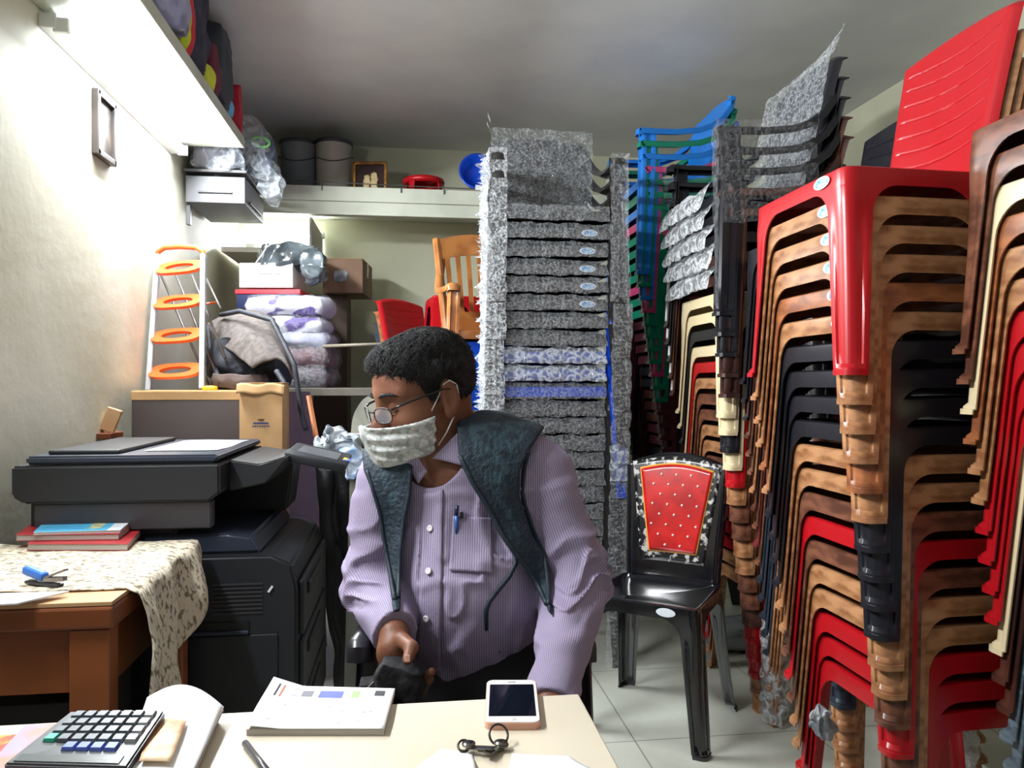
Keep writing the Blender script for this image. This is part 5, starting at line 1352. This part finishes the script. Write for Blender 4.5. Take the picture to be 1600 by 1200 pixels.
band = np.where(V[:,1] < 1.5, -np.minimum(polysd(vpx, vpy, VLp), polysd(vpx, vpy, VRp)), 60)/FPX*V[:,1]
nt = m_vest.node_tree; bs = nt.nodes['Principled BSDF']; src = bs.inputs['Base Color'].links[0].from_socket
at_ = nt.nodes.new('ShaderNodeAttribute'); at_.attribute_name = 'stripe'; gt = nt.nodes.new('ShaderNodeMapRange'); gt.inputs[1].default_value = .022; gt.inputs[2].default_value = .025
nt.links.new(at_.outputs['Fac'], gt.inputs[0]); mx = nt.nodes.new('ShaderNodeMix'); mx.data_type = 'RGBA'; mx.inputs['A'].default_value = srgb(20,38,52)
nt.links.new(gt.outputs[0], mx.inputs['Factor']); nt.links.new(src, mx.inputs['B']); nt.links.new(mx.outputs['Result'], bs.inputs['Base Color'])
vest_o = place('vest', V, F, m_vest, smooth_it=1, attr=band)
# surface lookups for small pieces
from mathutils.bvhtree import BVHTree
bpy.context.view_layer.update()
def bvh_of(o):
    mw = o.parent.matrix_world @ o.matrix_basis if o.parent else o.matrix_world
    return BVHTree.FromPolygons([mw @ v.co for v in o.data.vertices], [tuple(p.vertices) for p in o.data.polygons])
bpy.context.view_layer.update()
BV = bvh_of(shirt_o); BVV = bvh_of(vest_o); BO = Vector(person.location)
def hit(bv, px, py):
    d = (P(px, py, 1)-Vector((0,0,H))).normalized(); r = bv.ray_cast(Vector((0,0,H)), d); return r[0], r[1]
def patch(name, outline4, nu, nv, off, m, par, bv=BV, th=.0012):
    """cloth piece following the shirt between four seen corners"""
    A, B, C_, D_ = [np.array(q, float) for q in outline4]; last = None
    bm = NB()
    def f(u, v):
        nonlocal last
        q = (A*(1-u)+B*u)*(1-v)+(D_*(1-u)+C_*u)*v; h, n = hit(bv, *q)
        if h is None: return last if last else Vector((0,0,0))
        if n.dot(Vector((0,0,H))-h) < 0: n = -n
        last = h+n*off-BO; return last
    gridm(bm, f, nu, nv); o = obj(name, bm, m, par, True); thicken(o, th, 0)
    at2 = o.data.attributes.get('stripe') or o.data.attributes.new('stripe', 'FLOAT', 'POINT')
    at2.data.foreach_set('value', np.array([(Rv.T@np.array(v.co))[0]*1.0 for v in o.data.vertices], 'f')); 
    md = o.modifiers.new('s','SMOOTH'); md.iterations = 3; bpy.context.view_layer.update(); me2 = bpy.data.meshes.new_from_object(o.evaluated_get(bpy.context.evaluated_depsgraph_get())); o.modifiers.clear(); o.data = me2
    return o
patch('placket', ((652,1050),(690,1050),(694,745),(662,745)), 8, 60, .003, m_shirt, shirt_o)
patch('pocket', ((701,893),(770,897),(768,808),(706,805)), 16, 18, .0035, m_shirt, shirt_o)
m_btn = mat('pearl_button', (226,222,226), .2)
for (px, py) in ((677,758),(674,826),(672,893),(668,965)):
    h, n = hit(BV, px, py)
    if h is None: continue
    if n.dot(Vector((0,0,H))-h) < 0: n = -n
    bm = NB(); lathe(bm, [(0,.0026),(.0035,.0026),(.0055,.0034),(.0060,.0020),(.0060,0),(0,0)], 18); o = obj('button', bm, m_btn, shirt_o, True)
    o.location = h+n*.005-BO; o.rotation_euler = Vector((0,0,1)).rotation_difference(n).to_euler()
# collar of the shirt
BVB = bvh_of(body_o)
patch('collar', ((676,719),(722,731),(753,676),(737,655)), 14, 12, .017, m_shirt, shirt_o, BVB, .0022)
patch('collar', ((634,712),(660,757),(674,738),(650,706)), 10, 10, .017, m_shirt, shirt_o, BVB, .0022)
# stand-up collar of the vest and its bound edges
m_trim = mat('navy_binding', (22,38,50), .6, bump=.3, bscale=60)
def edge(pts, r, name='binding'):
    Q = []
    for (x0,y0),(x1,y1) in zip(pts, pts[1:]):
        for k in range(6):
            q = (x0+(x1-x0)*k/6, y0+(y1-y0)*k/6); h, n = hit(BVV, *q)
            if h is None: h, n = hit(BV, *q)
            if h is None: continue
            Q.append(h-BO)
    # smooth
    for _ in range(3): Q = [Q[0]]+[(Q[i-1]+Q[i]*2+Q[i+1])/4 for i in range(1, len(Q)-1)]+[Q[-1]]
    bm = NB(); tube(bm, Q, r, 8); obj(name, bm, m_trim, vest_o, True)
edge([(719,712),(738,754),(760,788),(788,842),(815,876),(839,911),(857,950)], .0045)
edge([(641,735),(639,775),(631,810),(624,875),(622,945)], .004)
edge([(826,705),(818,737),(816,777),(836,838),(851,866),(857,917),(857,950)], .004)
edge([(574,735),(582,762),(594,801),(600,842),(610,896),(618,945)], .004)
# dark tube standing in for a shadowed fold beside the vest
def shadow_fold():
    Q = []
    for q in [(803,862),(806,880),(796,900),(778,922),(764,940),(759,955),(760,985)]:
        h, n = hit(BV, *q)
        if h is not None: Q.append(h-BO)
    bm = NB(); tube(bm, Q, [.0045]*(len(Q)-1)+[.003], 8); obj('shadow_fold', bm, m_trim, vest_o, True)
shadow_fold()
# hair
def hair(p):
    q = toH(p); x, y, z = np.abs(q[..., 0]), q[..., 1], q[..., 2]
    st = vnoise(q*np.array([70,30,90], 'f')+3)*.0014+vnoise(q*np.array([24,12,40], 'f'))*.003
    th = .0040+.0095*np.clip((z-.02)/.08, 0, 1)**1.2+.004*np.clip((y-.0)/.08, 0, 1)*np.clip((z-.05)/.02,0,1)
    d = skull(q)-th-st
    line = np.interp(y, [-.11,-.06,-.035,-.012,.012,.026,.045,.062,.085,.11], [-.058,-.056,-.030,.020,-.010,-.004,.040,.050,.064,.070]).astype('f')
    line = line+np.clip(x-.045, 0, 1)*0
    edge = line+.004*vnoise(q*np.array([160,160,20],'f'))-z; th2 = np.clip(-edge/.022, .12, 1); d = skull(q)-th*th2-st*th2
    return smax(smax(d, -(skull(q)+.004), .002), edge, .003)
lo_h = HC-.15; hi_h = HC+.15
V, F = nets(hair, lo_h, hi_h, .0024)
m_hair = mat('greying_black_hair', (20,19,21), .6, col2=(54,52,56), nscale=13, ndetail=6, sharp=(.5,.8), stretch=(1,3,1), bump=1.0, bscale=330)
hair_o = place('hair', V, F, m_hair)
# short strands combed forward on top, down at the sides
bm = NB(); bm.from_mesh(hair_o.data); hv = np.array([v.co for v in hair_o.data.vertices]); hn = np.array([v.normal for v in hair_o.data.vertices])
r9 = np.random.default_rng(3); toL = lambda q: (np.asarray(q)@M_h.T)@Rv.T
for k in r9.choice(len(hv), 5200, replace=False):
    p = hv[k]; n = hn[k]; q = (p@Rv)+BASE; q = (q-HC)@M_h
    if n@(p-hv.mean(0)) < 0: continue
    top = np.clip((q[2]-.02)/.06, 0, 1)
    g = toL(np.array([.25*np.sign(q[0]+.02), .9*top-.15, -.15*top-.85*(1-top)])+r9.normal(0, .22, 3)); g = g-n*(g@n); g /= np.linalg.norm(g)+1e-9
    L_ = (.010+.014*top)*r9.uniform(.7, 1.3); r_ = .0007
    s_ = np.cross(n, g); pts = [p-n*.0015, p+g*L_*.5+n*.0022, p+g*L_+n*.0006]
    vs = [[bm.verts.new(pt+s_*r_*w_+n*r_*h_) for w_, h_ in ((-1,0),(0,1.2),(1,0))] for pt in pts[:2]]+[[bm.verts.new(pts[2])]]
    for a in range(2): f = bm.faces.new((vs[0][a], vs[0][a+1], vs[1][a+1], vs[1][a])); f.smooth = True; f = bm.faces.new((vs[1][a], vs[1][a+1], vs[2][0])); f.smooth = True
bm.to_mesh(hair_o.data); bm.free()
def hcurve(name, pts, r, m, par=person, n=8):
    Q = [Vector(Rv@(frH(q)-BASE)) for q in pts]; bm = NB(); tube(bm, Q, r, n); return obj(name, bm, m, par, True)
for s in (-1, 1): hcurve('eyebrow', [(s*.013,.0985,.0245),(s*.026,.0965,.029),(s*.040,.088,.028),(s*.052,.076,.021)], [.002,.0038,.0034,.0012], m_hair, n=6)
m_lash = mat('dark_lash', (30,20,18), .6)
for s in (-1, 1): hcurve('eyelid_line', [(s*.019,.0885,-.002),(s*.026,.0915,-.0055),(s*.034,.0905,-.0058),(s*.044,.082,-.002)], .0011, m_lash, n=6)
# mask
def mask_base(q):
    d = smin(face(q), ell(q, (0,.072,-.055), (.046,.050,.048)), .05); d = smin(d, cone(q, (0,.105,-.022), (0,.098,-.085), .018, .018), .04)
    pl = .0022*np.sin((q[..., 2]+.25*np.abs(q[..., 0]))*2*PI/.021)*np.clip((np.abs(q[..., 0])-.008)/.03, 0, 1)
    return d-pl*1.25-.0006*vnoise(q*60)
def mask(p):
    q = toH(p); x, y, z = np.abs(q[..., 0]), q[..., 1], q[..., 2]; b = mask_base(q)
    top = -.014-.26*x-z*0; top = np.where(x > .05, -.027-.1*(x-.05), top)
    reg = np.maximum(np.maximum(z-top, -.102-z), .030-y-.14*(z+.06))
    return smax(np.abs(b-.0035)-.0021, reg, .003)
V, F = nets(mask, lo_h, hi_h, .0021)
m_mask = mat('checked_mask_cloth', (214,214,208), .8, bump=.2, bscale=200)
nt = m_mask.node_tree; bs = nt.nodes['Principled BSDF']; tc = nt.nodes.new('ShaderNodeTexCoord'); n1 = nt.nodes.new('ShaderNodeTexNoise'); n1.inputs['Scale'].default_value = 70; n1.inputs['Detail'].default_value = 3
br = nt.nodes.new('ShaderNodeTexBrick'); br.inputs['Scale'].default_value = 34; br.inputs['Mortar Size'].default_value = .03; br.inputs['Color1'].default_value = srgb(226,226,220); br.inputs['Color2'].default_value = srgb(196,202,200); br.inputs['Mortar'].default_value = srgb(196,200,200)
mpn = nt.nodes.new('ShaderNodeMapping'); mpn.inputs['Rotation'].default_value = (1.1,.3,-.5); nt.links.new(tc.outputs['Object'], mpn.inputs[0]); nt.links.new(mpn.outputs[0], br.inputs['Vector']); nt.links.new(tc.outputs['Object'], n1.inputs['Vector'])
mx = nt.nodes.new('ShaderNodeMix'); mx.data_type = 'RGBA'; mx.blend_type = 'MULTIPLY'; mx.inputs['Factor'].default_value = .5; rp2 = nt.nodes.new('ShaderNodeValToRGB'); rp2.color_ramp.elements[0].position = .42; rp2.color_ramp.elements[1].position = .5; rp2.color_ramp.elements[0].color = srgb(120,130,130)
nt.links.new(n1.outputs['Fac'], rp2.inputs[0]); nt.links.new(br.outputs['Color'], mx.inputs['A']); nt.links.new(rp2.outputs[0], mx.inputs['B']); nt.links.new(mx.outputs['Result'], bs.inputs['Base Color'])
mask_o = place('face_mask', V, F, m_mask)
m_loop = mat('white_ear_loop', (226,220,220), .6)
for s in (-1, 1):
    hcurve('ear_loop', [(s*.060,.036,-.032),(s*.070,.018,-.008),(s*.082,-.002,.022),(s*.084,-.014,.026),(s*.083,-.026,.016)], .0014, m_loop, mask_o)
    hcurve('ear_loop', [(s*.055,.026,-.088),(s*.068,.008,-.066),(s*.080,-.010,-.038),(s*.083,-.026,-.012),(s*.083,-.027,.014)], .0014, m_loop, mask_o)
# spectacles
m_fr2 = mat('black_frame', (16,15,16), .3); m_lens = mat('clear_lens', (205,210,215), .12, alpha=.14, spec=.3)
gf = None
def rimpts(s): return [(s*(.034+.023*math.copysign(abs(math.cos(a))**.7, math.cos(a))), .112-.0065*math.cos(a)*1.0-.004, -.006+.0145*math.copysign(abs(math.sin(a))**.7, math.sin(a))) for a in [k*2*PI/28 for k in range(28)]]
Q = [(-.012,.113,.0),(0,.115,.002),(.012,.113,.0)]
gf = hcurve('spectacles', Q, .0015, m_fr2)
for s in (-1, 1):
    pts = rimpts(s); hcurve('rim', pts+pts[:1], .0011, m_fr2, gf, 6)
    W = [Vector(Rv@(frH(q)-BASE)) for q in pts]; bm = NB(); vs = [bm.verts.new(v) for v in W]; bm.faces.new(vs); o = obj('lens', bm, m_lens, gf); thicken(o, .001, 0)
    hcurve('temple', [(s*.057,.100,.004),(s*.070,.086,.008),(s*.0795,.040,.012),(s*.083,.004,.014),(s*.085,-.014,.010),(s*.084,-.026,-.010)], [.0022,.0022,.0020,.0018,.0016,.0014], m_fr2, gf, 6)
# thumb nail
nb = Vp(636.5,1029,1.2055); bm = NB(); box(bm, (0,0,0), (.0085,.0025,.011), bev=.001); o = obj('nail', bm, mat('nail', (206,160,140), .3), person); o.location = Vector(Rv@(nb-BASE)); o.rotation_euler = (math.radians(-20), 0, -YAW+.1)

# pen clipped in the pocket
h, n = hit(BV, 713, 815); 
o = thing('pen', 'blue pen clipped in the shirt pocket of the seated man', 'pen', h+Vector((0,-.006,0)))
m_pb = mat('pen_blue', (50,96,170), .3); bm = NB(); tube(bm, [(0,0,-.022),(0,0,.012)], .0035, 8); obj('barrel', bm, m_pb, o); bm = NB(); tube(bm, [(0,0,.012),(.001,0,.030)], .0034, 8); obj('cap', bm, mat('pen_dark', (24,34,70), .3), o); bm = NB(); box(bm, (.009,0,.012), (.006,.004,.012), bev=.001); obj('clip', bm, mat('pen_clip', (14,14,18), .3), o)
# black pouch in the hand
t = thing('black_pouch', 'soft black cloth pouch with grey strap held in the man\'s hand', 'pouch', tuple(Rv@Vp(628,1062,1.242)))
O_ = np.array(t.location); m_pouch = mat('black_soft_cloth', (24,24,28), .85, bump=.3, bscale=90)
blob('pouch', (0,0,0), (.040,.020,.030), m_pouch, t, .012, 16, 71, 5, .7, rot=(0,.35,-YAW))
bm = NB()
pp = [Vector(Rv@Vp(*q))-t.location for q in ((606,1046,1.25),(585,1065,1.24),(562,1088,1.23),(548,1102,1.22))]
def stp(u, v):
    k = u*3; i_ = min(2, int(k)); f = k-i_; q = pp[i_]*(1-f)+pp[i_+1]*f; return q+Vector((.013*(v-.5)*1.2, .0, .016*(v-.5)))
gridm(bm, stp, 16, 4); o = obj('strap', bm, mat('grey_strap', (112,110,112), .7), t, True); thicken(o, .003, 0)
blob('dark_fold', tuple(Vector(Rv@Vp(590,1082,1.27))-t.location), (.035,.02,.022), m_pouch, t, .01, 14, 75, 5, .7)

# his chair
o = chair('arm', 'black', tuple((Rv@np.array([-.068,1.53,0])).tolist()), -YAW, 'black plastic armchair with the seated man on it', None)
o.scale = (.80, .95, 1.08)
